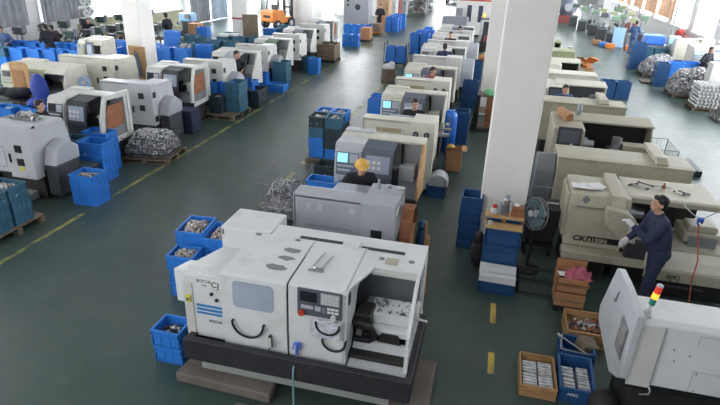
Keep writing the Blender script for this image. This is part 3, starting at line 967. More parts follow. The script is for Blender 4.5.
    for (x, y, rx, n2) in ((-1.98, 4.66, .11, 9), (-1.93, 4.87, .085, 9), (-1.93, 5.04, .10, 9)):
        R2 = random.Random(int(y * 100)); sp = MB()
        pts = [(x + rx * (1 + R2.uniform(-.3, .3)) * math.cos(2 * PI * i / n2), y + rx * .55 * (1 + R2.uniform(-.3, .3)) * math.sin(2 * PI * i / n2)) for i in range(n2)]
        zf = lambda yy: 1.4475 + (yy - 4.435) * .0123
        v = [(a, b_, zf(b_) + .0005) for a, b_ in pts] + [(a, b_, zf(b_) + .003) for a, b_ in pts]
        sp.add(v, [tuple(range(n2 - 1, -1, -1)), tuple(range(n2, 2 * n2))] + [(i, (i + 1) % n2, n2 + (i + 1) % n2, n2 + i) for i in range(n2)])
        B(sp, 'worn_paint_patch', 'mgrey', g1)
    for x in (-2.44, -1.95):
        B(MB().rbox((x, 5.28, 1.462), (.06, .03, .02)), 'hinge', 'mgrey', g1)
    # ---- right sliding guard with the control panel
    g2 = guard(-1.74, -1.13, 'sliding_guard', 5.33)
    B(MB().box(-1.41, -1.23, 5.3, 5.46, 1.447, 1.462), 'guard_roof_arm', 'hero', g2)
    B(MB().prism([(4.40, .54), (4.39, .86), (4.405, 1.42), (4.435, 1.447), (5.33, 1.458), (5.33, 1.36), (4.86, 1.22), (4.74, .9), (4.66, .54)], -1.145, -1.118), 'guard_side', 'hero', g2)
    rt = MB().add([(-1.13, 4.46, 1.447), (-1.13, 5.33, 1.458), (-.975, 5.20, 1.44), (-.985, 4.98, 1.415), (-1.13, 4.46, 1.42), (-1.13, 5.33, 1.43), (-.975, 5.20, 1.41), (-.985, 4.98, 1.385)], [(0, 3, 2, 1), (4, 5, 6, 7), (0, 1, 5, 4), (1, 2, 6, 5), (2, 3, 7, 6), (3, 0, 4, 7)])
    B(rt, 'guard_roof_wing', 'hero', g2, bev=.005)
    B(MB().box(-1.12, -1.113, 4.70, 5.2, 1.36, 1.385), 'guard_side_seam', 'mgrey', g2)
    B(MB().box(-1.12, -1.108, 4.46, 4.53, 1.27, 1.40), 'vent_grip', 'black', g2)
    def face(x0, x1, z0, z1, off, t2):
        return MB().add([(x, fr(z) - off - (t2 if k == 0 else 0), z) for k in (0, 1) for z in (z0, z1) for x in (x0, x1)],
                        [(0, 1, 3, 2), (4, 6, 7, 5), (0, 4, 5, 1), (2, 3, 7, 6), (0, 2, 6, 4), (1, 5, 7, 3)])
    cp = B(face(-1.635, -1.165, 1.125, 1.43, .0, .022), 'control_panel', 'panel', g2)
    B(face(-1.605, -1.425, 1.29, 1.405, .022, .004), 'screen', 'screen_d', cp)
    B(face(-1.385, -1.19, 1.285, 1.415, .022, .005), 'keypad', 'keys', cp)
    kb = MB()
    for i in range(5):
        for j in range(4):
            q = face(-1.375 + i * .036, -1.349 + i * .036, 1.295 + j * .029, 1.315 + j * .029, .027, .004); kb.add(q.v, q.f)
    B(kb, 'key_caps', 'white', cp)
    B(face(-1.595, -1.465, 1.205, 1.245, .022, .004), 'soft_key_strip', 'keys', cp)
    B(face(-1.445, -1.385, 1.195, 1.25, .022, .004), 'mode_switch', 'keys', cp)
    B(face(-1.37, -1.335, 1.185, 1.245, .022, .004), 'lamp_block', 'mgrey', cp)
    k2 = MB()
    for i in range(3):
        for j in range(2):
            q = face(-1.315 + i * .042, -1.28 + i * .042, 1.19 + j * .04, 1.215 + j * .04, .022, .005); k2.add(q.v, q.f)
    B(k2, 'white_buttons', 'paper', cp)
    y0 = fr(1.15)
    B(MB().cyl((-1.245, y0 - .022, 1.152), (-1.245, y0 - .06, 1.148), .03, 16), 'handwheel_dial', 'white', cp, smooth=40)
    B(MB().cyl((-1.585, y0 - .02, 1.16), (-1.585, y0 - .035, 1.158), .024, 14).cyl((-1.585, y0 - .035, 1.158), (-1.585, y0 - .06, 1.155), .034, 14), 'emergency_stop', 'redbtn', cp, smooth=40)
    # paper bag tied behind a rubber loop
    ring(-1.305, 1.06, .125, PI * .98, PI * 2.02, g2)
    ring(-1.235, .865, .125, PI * 1.02, PI * 2.02, g2)
    # inside on the right
    B(MB().box(-1.10, -.50, 5.40, 5.5, .58, 1.40), 'inner_wall', 'mgrey')
    B(MB().box(-2.28, -1.1, 5.42, 5.5, .62, 1.38), 'inner_wall', 'mgrey')
    B(MB().prism([(4.36, .53), (4.36, .56), (4.60, .59), (4.66, .70), (5.0, .78), (5.4, .78), (5.4, .56)], -1.10, -.47), 'bed_cover', 'wgrey', bev=.008)
    B(MB().prism([(4.38, .36), (4.38, .50), (4.44, .53), (4.50, .53), (4.50, .36)], -1.02, -.50), 'bed_apron', 'wgrey', bev=.008)
    B(MB().box(-1.02, -.50, 4.70, 4.95, .70, .785), 'bed_slideway', 'soot')
    cr = B(MB().box(-.97, -.50, 4.80, 5.12, .86, .985).box(-.92, -.52, 4.70, 5.05, .58, .86), 'tailstock', 'hero', bev=.015)
    B(MB().prism([(-.84, .70), (-.80, .82), (-.62, .82), (-.58, .70)], 4.68, 4.702, 'y'), 'cast_recess', 'soot', cr)
    sw = MB(); R2 = random.Random(4)
    for i in range(46):
        c = Vector((R2.uniform(-.94, -.54), R2.uniform(4.83, 5.09), .990))
        a = Vector((R2.gauss(0, 1), R2.gauss(0, 1), .15)).normalized() * R2.uniform(.01, .035)
        sw.cyl(c - a, c + a, R2.uniform(.005, .011), 6)
    o = B(sw, 'metal_swarf', 'casting_d', cr)
    B(MB().box(-.78, -.53, 4.86, 5.08, .985, .996), 'wiping_cloth', 'paper', cr)
    B(MB().tube([(-1.12, 4.66, .93), (-1.0, 4.62, .96), (-.90, 4.62, .92), (-.86, 4.64, .80), (-.92, 4.66, .72), (-1.1, 4.68, .70)], .034, 8), 'cable_chain', 'black', smooth=60)
    B(MB().box(-1.10, -.92, 4.68, 4.95, .82, 1.02), 'tool_turret', 'soot', bev=.02)
    # right end frame
    B(MB().prism([(4.42, .53), (4.46, 1.0), (4.80, 1.36), (5.0, 1.43), (5.64, 1.445), (5.64, .5), (5.45, .5), (5.45, 1.33), (5.04, 1.38), (4.84, 1.31), (4.54, .97), (4.50, .53)], -.505, -.465), 'end_frame', 'hero', bev=.006)
    B(MB().box(-1.0, -.47, 4.98, 5.08, 1.35, 1.40), 'front_lintel', 'white', bev=.006)
    hw = B(MB().cyl((-.46, 4.80, 1.10), (-.425, 4.80, 1.10), .105, 24), 'handwheel', 'white', smooth=40)
    B(MB().cyl((-.425, 4.80, 1.10), (-.39, 4.80, 1.10), .03, 12), 'handwheel_hub', 'steel', hw, smooth=40)
    B(MB().cyl((-.43, 4.76, 1.03), (-.33, 4.76, 1.02), .012, 8), 'handwheel_grip', 'white', hw, smooth=40)
    return t
hero_root = hero()

# note sheet hanging on the panel, air gun, hook
R4 = random.Random(9); mb = MB(); vs = []
for j in range(9):
    for i in range(11):
        u, v_ = i / 10, j / 8
        x = -1.50 + .33 * u + .012 * v_ + R4.uniform(-.006, .006); z = .875 + .23 * v_ + R4.uniform(-.006, .006)
        vs.append((x, 4.372 - abs(.016 * math.sin(7 * u + 5 * v_)) + R4.uniform(-.004, .002), z))
f1 = [(j * 11 + i, j * 11 + i + 1, (j + 1) * 11 + i + 1, (j + 1) * 11 + i) for j in range(8) for i in range(10)]
mb.add(vs, f1)
o = mb.build('paper_sheet', 'print', None, world=True)
sd = o.modifiers.new('thickness', 'SOLIDIFY'); sd.thickness = .0015
tag(o, 'crumpled white paper sheet hanging under the grey control panel of the foreground lathe', 'paper')
t = thing('air_gun', 'blue air gun hanging on the lower guard of the foreground lathe', 'air gun', (-1.64, 4.36, .60))
MB().tube([(-1.645, 4.362, 0.605), (-1.640, 4.358, 0.705), (-1.630, 4.355, 0.750)], [.016, .02, .017], 8).tube([(-1.670, 4.355, 0.745), (-1.605, 4.355, 0.757)], .014, 8).build('body', 'gun', t, world=True, smooth=60)
MB().tube([(-1.600, 4.355, 0.740), (-1.595, 4.350, 0.685)], .008, 6).tube([(-1.675, 4.355, 0.730), (-1.685, 4.350, 0.670)], .008, 6).build('trigger', 'gun', t, world=True)
path = [(-1.645, 4.362, 0.605), (-1.640, 4.235, 0.500), (-1.640, 4.220, 0.300), (-1.630, 4.200, 0.120), (-1.610, 4.160, 0.020), (-1.550, 4.020, 0.012), (-1.45, 3.9, .012), (-1.2, 3.95, .012), (-1.05, 4.05, .012)]
MB().tube(path, .011, 7).build('air_hose', 'hose_b', t, world=True, smooth=60)
zr = 1.4635
o = MB().tube([(-1.56, 5.08, zr + .004), (-1.585, 4.90, zr), (-1.60, 4.76, zr), (-1.55, 4.72, zr + .02), (-1.47, 4.75, zr)], .009, 6).tube([(-1.45, 5.04, zr + .003), (-1.475, 4.92, zr), (-1.50, 4.74, zr)], .009, 6).box(-1.63, -1.46, 4.69, 4.72, zr - .008, zr + .002).build('chip_hook', 'steel', None, world=True, smooth=50)
tag(o, 'bent wire chip hook lying on the roof of the foreground lathe', 'hook')

o = MB().prism([(-3.06, 4.22), (-1.9, 4.18), (-1.92, 4.5), (-2.0, 4.66), (-3.0, 4.66)], 0, .13, 'z').build('concrete_plinth', 'concrete', None, world=True, bev=.02)
tag(o, 'grey concrete plinth under the left foot of the foreground lathe', 'plinth')
o = MB().box(-2.25, -.36, 3.66, 4.08, 0, .04).build('floor_duct_cover', 'concrete', None, world=True, bev=.01)
tag(o, 'long flat grey cover on the floor in front of the foreground lathe', 'floor cover')
o = MB().box(-.48, -.20, 4.28, 5.25, 0, .13).build('concrete_plinth', 'concrete', None, world=True, bev=.03)
tag(o, 'grey concrete plinth at the right end of the foreground lathe', 'plinth')
o = MB().box(-1.4, -.48, 4.5, 5.5, 0, .139).build('concrete_plinth', 'concrete', None, world=True, bev=.02)
tag(o, 'dark shaded plinth beneath the middle of the foreground lathe', 'plinth')
# ------------------------------------------------------------------ rows of machines
LM = lathe_machine
# centre row (backs at the near side of every other machine)
LM(-1.75, 6.98, PI, 1.45, .86, 1.47, 'blue-grey lathe seen from behind, directly behind the large foreground lathe', 'grey', vents='square', cab=.32, end='plate', zb=.10)
LM(-1.78, 9.22, 0, 1.52, .86, 1.50, 'pale lathe with lit screen facing the worker in the yellow cap', 'wgrey', roof='cream', panel='panel_l', end='plate', wood_end=True, door='slate', vents='round', panel_h=.48, inner='wgrey')
LM(-1.72, 11.02, PI, 1.48, .84, 1.50, 'cream lathe seen from behind with two round vents, nearer of the two', 'cream', vents='round', cab=.34, label_strip='y', zb=.15)
LM(-1.78, 13.2, 0, 1.52, .86, 1.50, 'cream lathe with lit cyan screen behind the nearest cream lathe with round vents', 'cream', panel='panel_l', door='slate', end='plate', vents='round')
LM(-1.82, 15.2, PI, 1.48, .84, 1.50, 'cream lathe seen from behind with two round vents, farther of the two', 'cream', vents='round', cab=.34, label_strip='y', zb=.15)
LM(-1.83, 16.75, 0, 1.52, .80, 1.50, 'cream lathe with lit screen, third open lathe of the centre row', 'cream', panel='panel_l', end='plate', door='slate')
LM(-1.88, 19.2, PI, 1.62, .84, 1.50, 'white lathe seen from behind with square vents and a grey domed cover, nearer of two', 'white', vents='square', cab=.30, cover='dome')
LM(-1.90, 21.15, 0, 1.62, .84, 1.50, 'white lathe faced by the operator seen from behind in the centre row', 'white', panel='dgrey', screen=False, door='white')
LM(-1.92, 23.3, PI, 1.62, .84, 1.50, 'white lathe seen from behind with square vents and a grey domed cover, farther of two', 'white', vents='square', cab=.30, cover='dome')
LM(-1.95, 24.85, 0, 1.60, .80, 1.50, 'white lathe behind the farther domed cover in the centre row', 'white', panel='dgrey', screen=False, door='white')
LM(-1.95, 27.0, PI, 1.62, .84, 1.48, 'white lathe seen from behind, last but one in the centre row', 'white', vents='square', cab=.28, simple=True)
LM(-1.98, 28.6, 0, 1.62, .80, 1.48, 'white lathe at the far end of the centre row', 'white', panel='dgrey', screen=False, simple=True)

# left row beside the yellow line
LM(-8.82, 8.28, PI, 1.62, .86, 1.48, 'light grey lathe seen from behind at the left edge with grey belt cover', 'wgrey', vents='square', cab=.34, cover='wedge')
LM(-8.70, 10.2, 0, 1.40, .86, 1.50, 'white lathe with brown-lined open end frame near the left edge', 'white', panel='dgrey', screen=False, end='open', door='dgrey', inner='mgrey')
LM(-8.70, 12.05, PI, 1.46, .86, 1.48, 'light grey lathe seen from behind next to the scrap-heaped pallet', 'wgrey', vents='side', cab=.42, cover='wedge')
LM(-8.70, 13.9, 0, 1.44, .84, 1.50, 'white lathe with dark guard and brown end lining in the left row', 'white', panel='dgrey', screen=False, end='open', door='dgrey')
LM(-8.50, 15.5, PI, 1.34, .86, 1.48, 'white lathe seen from behind near the loaded pallet of crates', 'white', vents='side', cab=.46, cover='wedge')
LM(-8.32, 16.95, 0, 1.42, .80, 1.50, 'white lathe with dark panel faced by a dark-clothed worker in the left row', 'white', panel='black', screen=False, door='wgrey')
LM(-8.48, 18.95, PI, 1.26, .84, 1.48, 'white lathe seen from behind, third of the left row past the loaded pallet', 'white', vents='side', cab=.46, cover='wedge', simple=True)
LM(-8.40, 20.35, 0, 1.30, .80, 1.48, 'white lathe with greenish window in the far left row', 'white', panel='dgrey', screen=False, door='green', simple=True)
LM(-8.42, 22.2, PI, 1.20, .84, 1.48, 'white lathe seen from behind in front of the cardboard bin of the left row', 'white', vents='side', cab=.46, simple=True)
LM(-8.55, 23.75, 0, 1.30, .80, 1.48, 'white lathe with dark front windows far up the left row', 'white', panel='mgrey', screen=False, door='mgrey', simple=True)
LM(-8.60, 25.8, PI, 1.45, .86, 1.50, 'white lathe seen from behind, last but one of the left row', 'white', vents='side', cab=.46, simple=True)
LM(-8.60, 27.3, 0, 1.35, .80, 1.50, 'white lathe with brown end at the far end of the left row', 'white', panel='mgrey', screen=False, end='open', simple=True)

# second row on the left, older cream lathes
LM(-12.35, 13.0, 0, 2.05, .95, 1.42, 'old cream lathe with tall screen post and brown board at the far left', 'cream', covered=True, panel='olive', screen=False, door='olive', simple=True, panel_h=.42)
LM(-11.75, 14.55, PI, 1.95, 1.0, 1.50, 'old cream lathe seen from behind, left of the white column', 'cream', vents='side', cab=.35, simple=True)
t = LM(-12.98, 16.1, 0, .85, .8, 1.70, 'old cream lathe with raised grey screen just left of the column', 'cream', panel='olive', screen=False, end='plate', simple=True, panel_h=.36, covered=True, cab=.9)

# right row of long cream lathes
def long_back(x0, x1, y0, y1, H, label, beam=None, front=True, body='cream2', tools=False, wall_dark=True, panel=False):
    """long flat-bed lathe seen from behind: root in the middle, back face at y0 (towards the near end)"""
    xc, yc = (x0 + x1) / 2, (y0 + y1) / 2
    t = thing('lathe', label, 'machine', (xc, yc, 0))
    B = lambda mb, n, m, par=None, **k: mb.build(n, m, par or t, world=True, **k)
    B(MB().box(x0 + .1, x0 + .8, y0 + .1, y1, 0, .5).box(x1 - .7, x1 - .1, y0 + .1, y1, 0, .5).box(x0 + .8, x1 - .7, y0 + .25, y1 - .1, .2, .5), 'base', 'soot', bev=.01)
    B(MB().box(x0, x1, y1 - .06, y1 + .34, .5, .66), 'chip_pan', 'mgrey', bev=.01)
    B(MB().prism([(y0 + .03, .42), (y0, H - .06), (y0 + .02, H - .02), (y0 + .12, H - .02), (y0 + .12, .42)], x0, x1), 'back_panel', body, bev=.008)
    rf = B(MB().prism([(y0 - .02, H - .04), (y0 - .02, H - .01), (y0 + .1, H), (y1, H + .0), (y1, H - .05)], x0 - .01, x1 + .01), 'roof', body, bev=.006)
    B(MB().box(x0, x0 + .62, y0 + .12, y1 + .18, .5, H - .05), 'headstock_housing', body, bev=.012)
    B(MB().box(x1 - .03, x1, y0 + .1, y1, .5, H - .05), 'end_plate', body)
    B(MB().box(x0 + .62, x1 - .03, y0 + .12, y0 + .15, .6, H - .06), 'inner_wall', 'soot')
    B(MB().box(x0 + .62, x1 - .05, y1 - .40, y1 - .05, .66, .86), 'bed', 'steel', bev=.01)
    B(MB().cyl((x0 + .62, y1 - .22, 1.04), (x0 + .80, y1 - .22, 1.04), .14, 20), 'chuck', 'steel', smooth=40)
    B(MB().box(x1 - .55, x1 - .2, y1 - .36, y1 - .1, .86, 1.12), 'tailstock', body, bev=.02)
    v = B(MB().box(x1 - .40, x1 - .31, y0 - .02, y0, H - .36, H - .30), 'vent_louver', 'black')
    s = MB()
    for a in ((x0 + .06, x1 - .5, .98, .986),): s.box(a[0], a[1], y0 + .0, y0 + .012, a[2], a[3])
    B(s, 'panel_seam', 'mgrey')
    if beam and x0 > 1.32:
        B(MB().prism([(yc - .25, .5)] + [(yc + .26 * math.cos(a), 1.02 + .30 * math.sin(a)) for a in [PI - PI * k / 8 for k in range(9)]] + [(yc + .25, .5)], x0 - .34, x0 - .01), 'belt_cover', 'mgrey', bev=.02, smooth=40)
    if beam:
        B(MB().slab([(y0 + .04, H + .03), (y0 + .18, H + .10), (y1 + .38, H + .10)], -.10, beam - .10, beam + .10), 'guard_rail_beam', body, bev=.015)
    return t
long_back(1.33, 3.52, 9.72, 10.42, 1.40, 'long cream lathe seen from behind, right behind the one the man in navy works at', beam=3.02)
long_back(1.30, 3.22, 13.95, 14.6, 1.42, 'long cream lathe seen from behind with rail beam beside the blue bin, farther of two', beam=2.72)
long_back(1.45, 3.08, 17.75, 18.4, 1.45, 'pale lathe seen from behind between two open lathes far up the right row', body='cream')

def long_front(x0, x1, y0, y1, H, label, panel=True, body='cream2', op=True, dark='soot'):
    """the same lathe seen from the front, working side towards the near end (y0)"""
    xc, yc = (x0 + x1) / 2, (y0 + y1) / 2
    t = thing('lathe', label, 'machine', (xc, yc, 0))
    B = lambda mb, n, m, par=None, **k: mb.build(n, m, par or t, world=True, **k)
    B(MB().box(x0 + .1, x0 + .8, y0, y1 - .1, 0, .5).box(x1 - .7, x1 - .1, y0, y1 - .1, 0, .5).box(x0 + .8, x1 - .7, y0 + .1, y1 - .2, .2, .5), 'base', 'soot', bev=.01)
    B(MB().box(x0, x1, y0 - .16, y0 + .05, .5, .64), 'chip_pan', 'mgrey', bev=.01)
    B(MB().prism([(y0 + .04, .5), (y0, 1.0), (y0 + .05, H - .10), (y1, H - .03), (y1, .5)], x0, x0 + .62), 'headstock_housing', body, bev=.02)
    B(MB().box(x0 + .6, x1, y1 - .12, y1, .45, H - .03), 'back_panel', body, bev=.008)
    B(MB().box(x0 + .62, x1 - .03, y1 - .15, y1 - .12, .6, H - .09), 'inner_wall', dark)
    B(MB().prism([(y1 - .55, H - .09), (y1 - .55, H - .05), (y1, H), (y1, H - .06)], x0 + .3, x1 + .01), 'roof', body, bev=.006)
    B(MB().prism([(y0 + .3, .5), (y1 - .5, H - .1), (y1, H - .06), (y1, .5)], x1 - .03, x1), 'end_plate', body)
    B(MB().box(x0 + .62, x1 - .05, y0 + .12, y0 + .46, .66, .88), 'bed', 'steel', bev=.01)
    B(MB().cyl((x0 + .62, y0 + .28, 1.04), (x0 + .72, y0 + .28, 1.04), .15, 20).cyl((x0 + .72, y0 + .28, 1.04), (x0 + .86, y0 + .28, 1.04), .10, 20), 'chuck', 'steel', smooth=40)
    B(MB().box(x0 + 1.15, x0 + 1.42, y0 + .1, y0 + .42, .88, 1.02).cyl((x0 + 1.3, y0 + .26, 1.02), (x0 + 1.3, y0 + .26, 1.26), .10, 14), 'tool_post', 'steel', smooth=40)
    B(MB().box(x1 - .62, x1 - .2, y0 + .12, y0 + .42, .88, 1.14), 'tailstock', body, bev=.02)
    if panel:
        p = B(MB().rbox((x0 + .32, y0 + .0, H - .24), (.46, .09, .36), (-.18, 0, 0)), 'control_panel', 'dgrey', bev=.01)
        B(MB().rbox((x0 + .32, y0 - .052, H - .235), (.38, .01, .25), (-.18, 0, 0)), 'control_face', 'panel', p)
        k = MB()
        for i in range(5):
            for j in range(3): k.rbox((x0 + .18 + i * .07, y0 - .062 + j * .013, H - .31 + j * .075), (.045, .008, .04), (-.18, 0, 0))
        B(k, 'key_rows', 'keys', p)
        B(MB().cyl((x0 + .38, y0 - .04, H - .40), (x0 + .38, y0 - .09, H - .41), .035, 14), 'handwheel_dial', 'white', p, smooth=40)
    return t
long_front(1.38, 3.42, 11.55, 12.72, 1.50, 'long cream lathe with keypad panel and dark bed, second open one on the right')
long_front(1.45, 3.10, 15.6, 16.65, 1.50, 'pale cream lathe whose operator peers out beside the white column', body='cream', dark='mgrey')
long_front(1.60, 2.86, 19.6, 20.6, 1.50, 'pale lathe with dark bed below the cardboard pieces far up the right row', body='cream', panel=False)
long_back(1.70, 2.96, 22.6, 23.5, 1.45, 'rounded pale olive lathe back, last but one in the right row', body='olive')
long_front(1.80, 2.70, 25.2, 26.1, 1.45, 'small olive lathe with two dark knobs at the far end of the right row', body='olive', panel=False)

# ------------------------------------------------------------------ the lathe the man in navy works at
def near_right():
    t = thing('lathe', 'long cream lathe with sloped headstock cover where the man in navy works', 'machine', (2.5, 8.5, 0))
    B = lambda mb, n, m, par=None, **k: mb.build(n, m, par or t, world=True, **k)
    B(MB().box(1.45, 2.1, 8.1, 8.9, 0, .44).box(2.2, 3.9, 8.15, 8.8, 0, .46).box(2.1, 2.2, 8.25, 8.7, .1, .44), 'base', 'soot', bev=.01)
    B(MB().box(1.38, 2.56, 7.86, 8.10, .37, .50), 'foot_ledge', 'cream2', bev=.012)
    hs = B(MB().prism([(8.08, .50), (8.03, 1.20), (8.08, 1.37), (8.95, 1.36), (8.95, .50)], 1.40, 2.24), 'headstock_cover', 'cream2', bev=.02)
    B(MB().box(1.36, 1.40, 8.2, 8.9, .6, 1.3), 'side_cover', 'cream2', bev=.01)
    bd = B(MB().rbox((1.96, 8.066, .648), (.46, .012, .10), (.07, 0, 0)), 'name_band', 'black')
    text('CK', .125, (1.525, 8.062, .605), (PI / 2 + .07, 0, 0), 'ink', hs, sx=1.1, bold=.004)
    text('6150N', .10, (1.745, 8.055, .612), (PI / 2 + .07, 0, 0), 'cream2', bd, sx=1.0, bold=.003)
    text('NANLIMACHINE', .05, (1.485, 8.024, 1.165), (PI / 2 + .09, 0, 0), 'inkg', hs)
    B(MB().rbox((1.60, 8.045, 1.30), (.09, .01, .09), (-.28, PI / 4, 0)), 'maker_badge', 'mgrey', hs)
    # back cover, roof and dark interior
    B(MB().box(2.2, 3.46, 8.98, 9.10, .42, 1.32), 'back_panel', 'cream2', bev=.01)
    B(MB().prism([(8.22, 1.27), (8.20, 1.355), (8.26, 1.372), (9.10, 1.36), (9.10, 1.31), (8.30, 1.32)], 2.22, 3.48), 'roof', 'cream2', bev=.008)
    B(MB().box(2.26, 3.44, 8.93, 8.97, .6, 1.31), 'inner_wall', 'soot')
    B(MB().box(2.24, 2.27, 8.25, 8.95, .6, 1.31), 'inner_side', 'mgrey')
    B(MB().cyl((2.27, 8.5, 1.0), (2.40, 8.5, 1.0), .16, 22).cyl((2.40, 8.5, 1.0), (2.54, 8.5, 1.0), .09, 18), 'chuck', 'steel', smooth=40)
    B(MB().prism([(7.96, .66), (7.96, .72), (8.2, .76), (8.62, .78), (8.62, .6), (8.05, .56)], 2.25, 3.93), 'bed', 'cream2', bev=.01)
    B(MB().prism([(7.76, .40), (7.84, .60), (8.0, .72), (8.02, .62), (8.0, .40)], 2.55, 3.95), 'splash_pan', 'cream', bev=.008)
    B(MB().box(2.55, 3.95, 7.72, 7.80, .30, .47), 'front_skirt', 'cream2', bev=.01)
    sk = B(MB().box(2.72, 3.95, 7.78, 7.82, .02, .30), 'front_panel', 'black')
    text('BJKJ', .11, (2.84, 7.716, .345), (PI / 2, 0, 0), 'ink', sk)
    text('CHINA MACHINE TOOL', .05, (2.86, 7.776, .18), (PI / 2, 0, 0), 'mgrey', sk)
    ca = B(MB().box(3.05, 3.60, 8.1, 8.6, .80, .95).box(3.10, 3.5, 8.15, 8.45, .95, 1.05), 'carriage', 'cream2', bev=.02)
    B(MB().box(3.12, 3.5, 8.08, 8.105, .70, .90), 'carriage_apron', 'mgrey', ca)
    B(MB().slab([(7.93, 1.25), (8.05, 1.40), (9.0, 1.435)], -.10, 1.96, 2.14), 'guard_rail_beam', 'cream2', bev=.015)
    pd = B(MB().prism([(2.17, .83), (2.04, .90), (1.88, 1.04), (1.87, 1.30), (2.17, 1.25), (2.31, 1.12), (2.34, .78)], 7.78, 7.98, 'y'), 'control_pendant', 'cream2', bev=.02)
    B(MB().box(2.20, 2.32, 7.765, 7.782, .82, 1.12), 'control_face', 'white', pd)
    B(MB().rbox((2.265, 7.762, .99), (.012, .01, .13)), 'face_slot', 'black', pd)
    B(MB().box(2.26, 2.56, 7.90, 8.04, .50, .76), 'apron_box', 'dgrey', bev=.015)
    B(MB().cyl((1.30, 8.5, .98), (1.12, 8.5, .98), .022, 10), 'bar_end', 'steel', smooth=40)
    return t
near_right()

# ------------------------------------------------------------------ white machine at the bottom right corner
def corner_machine():
    t = thing('cnc_lathe', 'white machine at the bottom right corner with tall left end plate and signal lamp', 'machine', (2.6, 5.1, 0))
    B = lambda mb, n, m, par=None, **k: mb.build(n, m, par or t, world=True, **k)
    B(MB().box(1.80, 3.9, 4.85, 5.55, 0, .74), 'base', 'soot', bev=.01)
    B(MB().box(1.66, 3.9, 4.70, 5.6, .70, .90), 'chip_tray', 'black', bev=.01)
    ep = B(MB().prism([(4.50, 1.655), (4.50, .96), (4.60, .875), (4.86, .73), (5.66, .80), (5.74, .95), (5.46, 1.60), (5.40, 1.635), (4.98, 1.665)], 1.535, 1.60), 'end_plate', 'wgrey', bev=.006)
    vn = B(MB().box(1.526, 1.537, 4.62, 4.86, 1.06, 1.42), 'vent_frame', 'mgrey', ep)
    for i in range(11):
        B(MB().rbox((1.521, 4.74, 1.09 + i * .03), (.012, .22, .016), (0, .4, 0)), 'vent_slat', 'casting_d', vn)
    B(MB().tube([(1.535, 5.17, 1.49), (1.52, 5.16, 1.47), (1.515, 5.15, 1.39), (1.515, 5.19, 1.36), (1.52, 5.22, 1.38)], .005, 6), 'wire_hook', 'black', ep, smooth=60)
    B(MB().prism([(4.54, .90), (4.56, 1.56), (4.60, 1.60), (4.97, 1.60), (5.42, 1.02), (5.42, .9)], 1.60, 3.9), 'enclosure', 'hero', bev=.012)
    B(MB().prism([(4.520, .885), (4.542, 1.54), (4.552, 1.54), (4.530, .885)], 1.60, 1.80), 'corner_strip', 'white')
    B(MB().prism([(4.515, .89), (4.54, 1.55), (4.552, 1.55), (4.53, .89)], 1.80, 1.812), 'door_gap', 'seam')
    pn = MB()
    for a in ((2.13, 3.9, 1.14, 1.145), (2.13, 2.135, .91, 1.145), (2.45, 2.455, .91, 1.145)): pn.box(a[0], a[1], 4.538, 4.556, a[2], a[3])
    for a in ((2.10, 2.104, 1.40, 1.52), (2.10, 3.9, 1.52, 1.524)): pn.box(a[0], a[1], 4.552, 4.57, a[2], a[3])
    B(pn, 'panel_seams', 'wgrey')
    bl = MB()
    for x, z in ((2.16, 1.12), (2.18, .93), (1.92, 1.34), (1.68, 1.33), (1.95, 1.22), (2.06, 1.30)): bl.cyl((x, 4.56, z), (x, 4.53, z), .005, 8)
    B(bl, 'panel_screw', 'mgrey')
    B(MB().tube([(1.80, 4.53, .91), (1.82, 4.50, .86), (1.80, 4.47, .85), (1.72, 4.46, .84)], .009, 6), 'door_rod', 'steel', smooth=60)
    B(MB().box(1.62, 1.69, 4.533, 4.55, 1.16, 1.18), 'yellowed_tape', 'hazard')
    return t
corner_machine()
t = thing('signal_lamp', 'stacked signal lamp with lit amber band on the white corner machine', 'signal lamp', (1.645, 4.64, 1.601))
t.rotation_euler = (0, .13, 0); t.scale = (1.0, 1.0, 1.2)
MB().lathe([(.05, 0), (.05, .012), (.03, .02), (.026, .05), (.012, .055), (.012, .10)], (0, 0, 0), 16).build('base', 'wgrey', t, smooth=40)
MB().lathe([(.027, .10), (.027, .155)], (0, 0, 0), 16).build('green_lens', 'lamp_g', t, smooth=40)
MB().lathe([(.029, .156), (.029, .205)], (0, 0, 0), 16).build('amber_lens', 'lamp_a', t, smooth=40)
MB().lathe([(.028, .206), (.028, .262)], (0, 0, 0), 16).build('red_lens', 'lamp_r', t, smooth=40)
MB().lathe([(.029, .263), (.029, .275), (.015, .282)], (0, 0, 0), 16).build('lid', 'wgrey', t, smooth=40)
# ------------------------------------------------------------------ crate stacks (sizes in metres)
CL = (.53, .37, .29); CM = (.44, .34, .225); CS = (.36, .33, .225); CT = (.36, .40, .235); CB = (.50, .42, .30); CW = (.60, .42, .32)
# near the big column
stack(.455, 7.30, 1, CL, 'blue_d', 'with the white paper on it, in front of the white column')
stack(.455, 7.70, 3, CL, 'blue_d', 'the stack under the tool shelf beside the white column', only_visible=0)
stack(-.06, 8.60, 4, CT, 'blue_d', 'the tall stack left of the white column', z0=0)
# left of the foreground lathe
stack(-3.30, 4.63, 2, (.37, .34, .225), 'blue', 'the low pair at the left foot of the foreground lathe', fill=('dgrey', .14, 60, .026),
      fill_label='dark machined blocks lying in the open crate at the left foot of the foreground lathe')
stack(-3.98, 6.45, 3, (.42, .56, .265), 'blue', 'the left stack heaped with castings behind the foreground lathe', rz=.10, fill=('casting_b', .30, 420, .020))
stack(-3.55, 6.42, 3, (.42, .56, .255), 'blue', 'the right stack heaped with castings behind the foreground lathe', rz=.10, fill=('casting_b', .24, 340, .020))
stack(-3.86, 5.92, 3, (.40, .36, .215), 'blue', 'the low front stack of castings beside the foreground lathe', rz=.06, fill=('casting_b', .22, 260, .020))
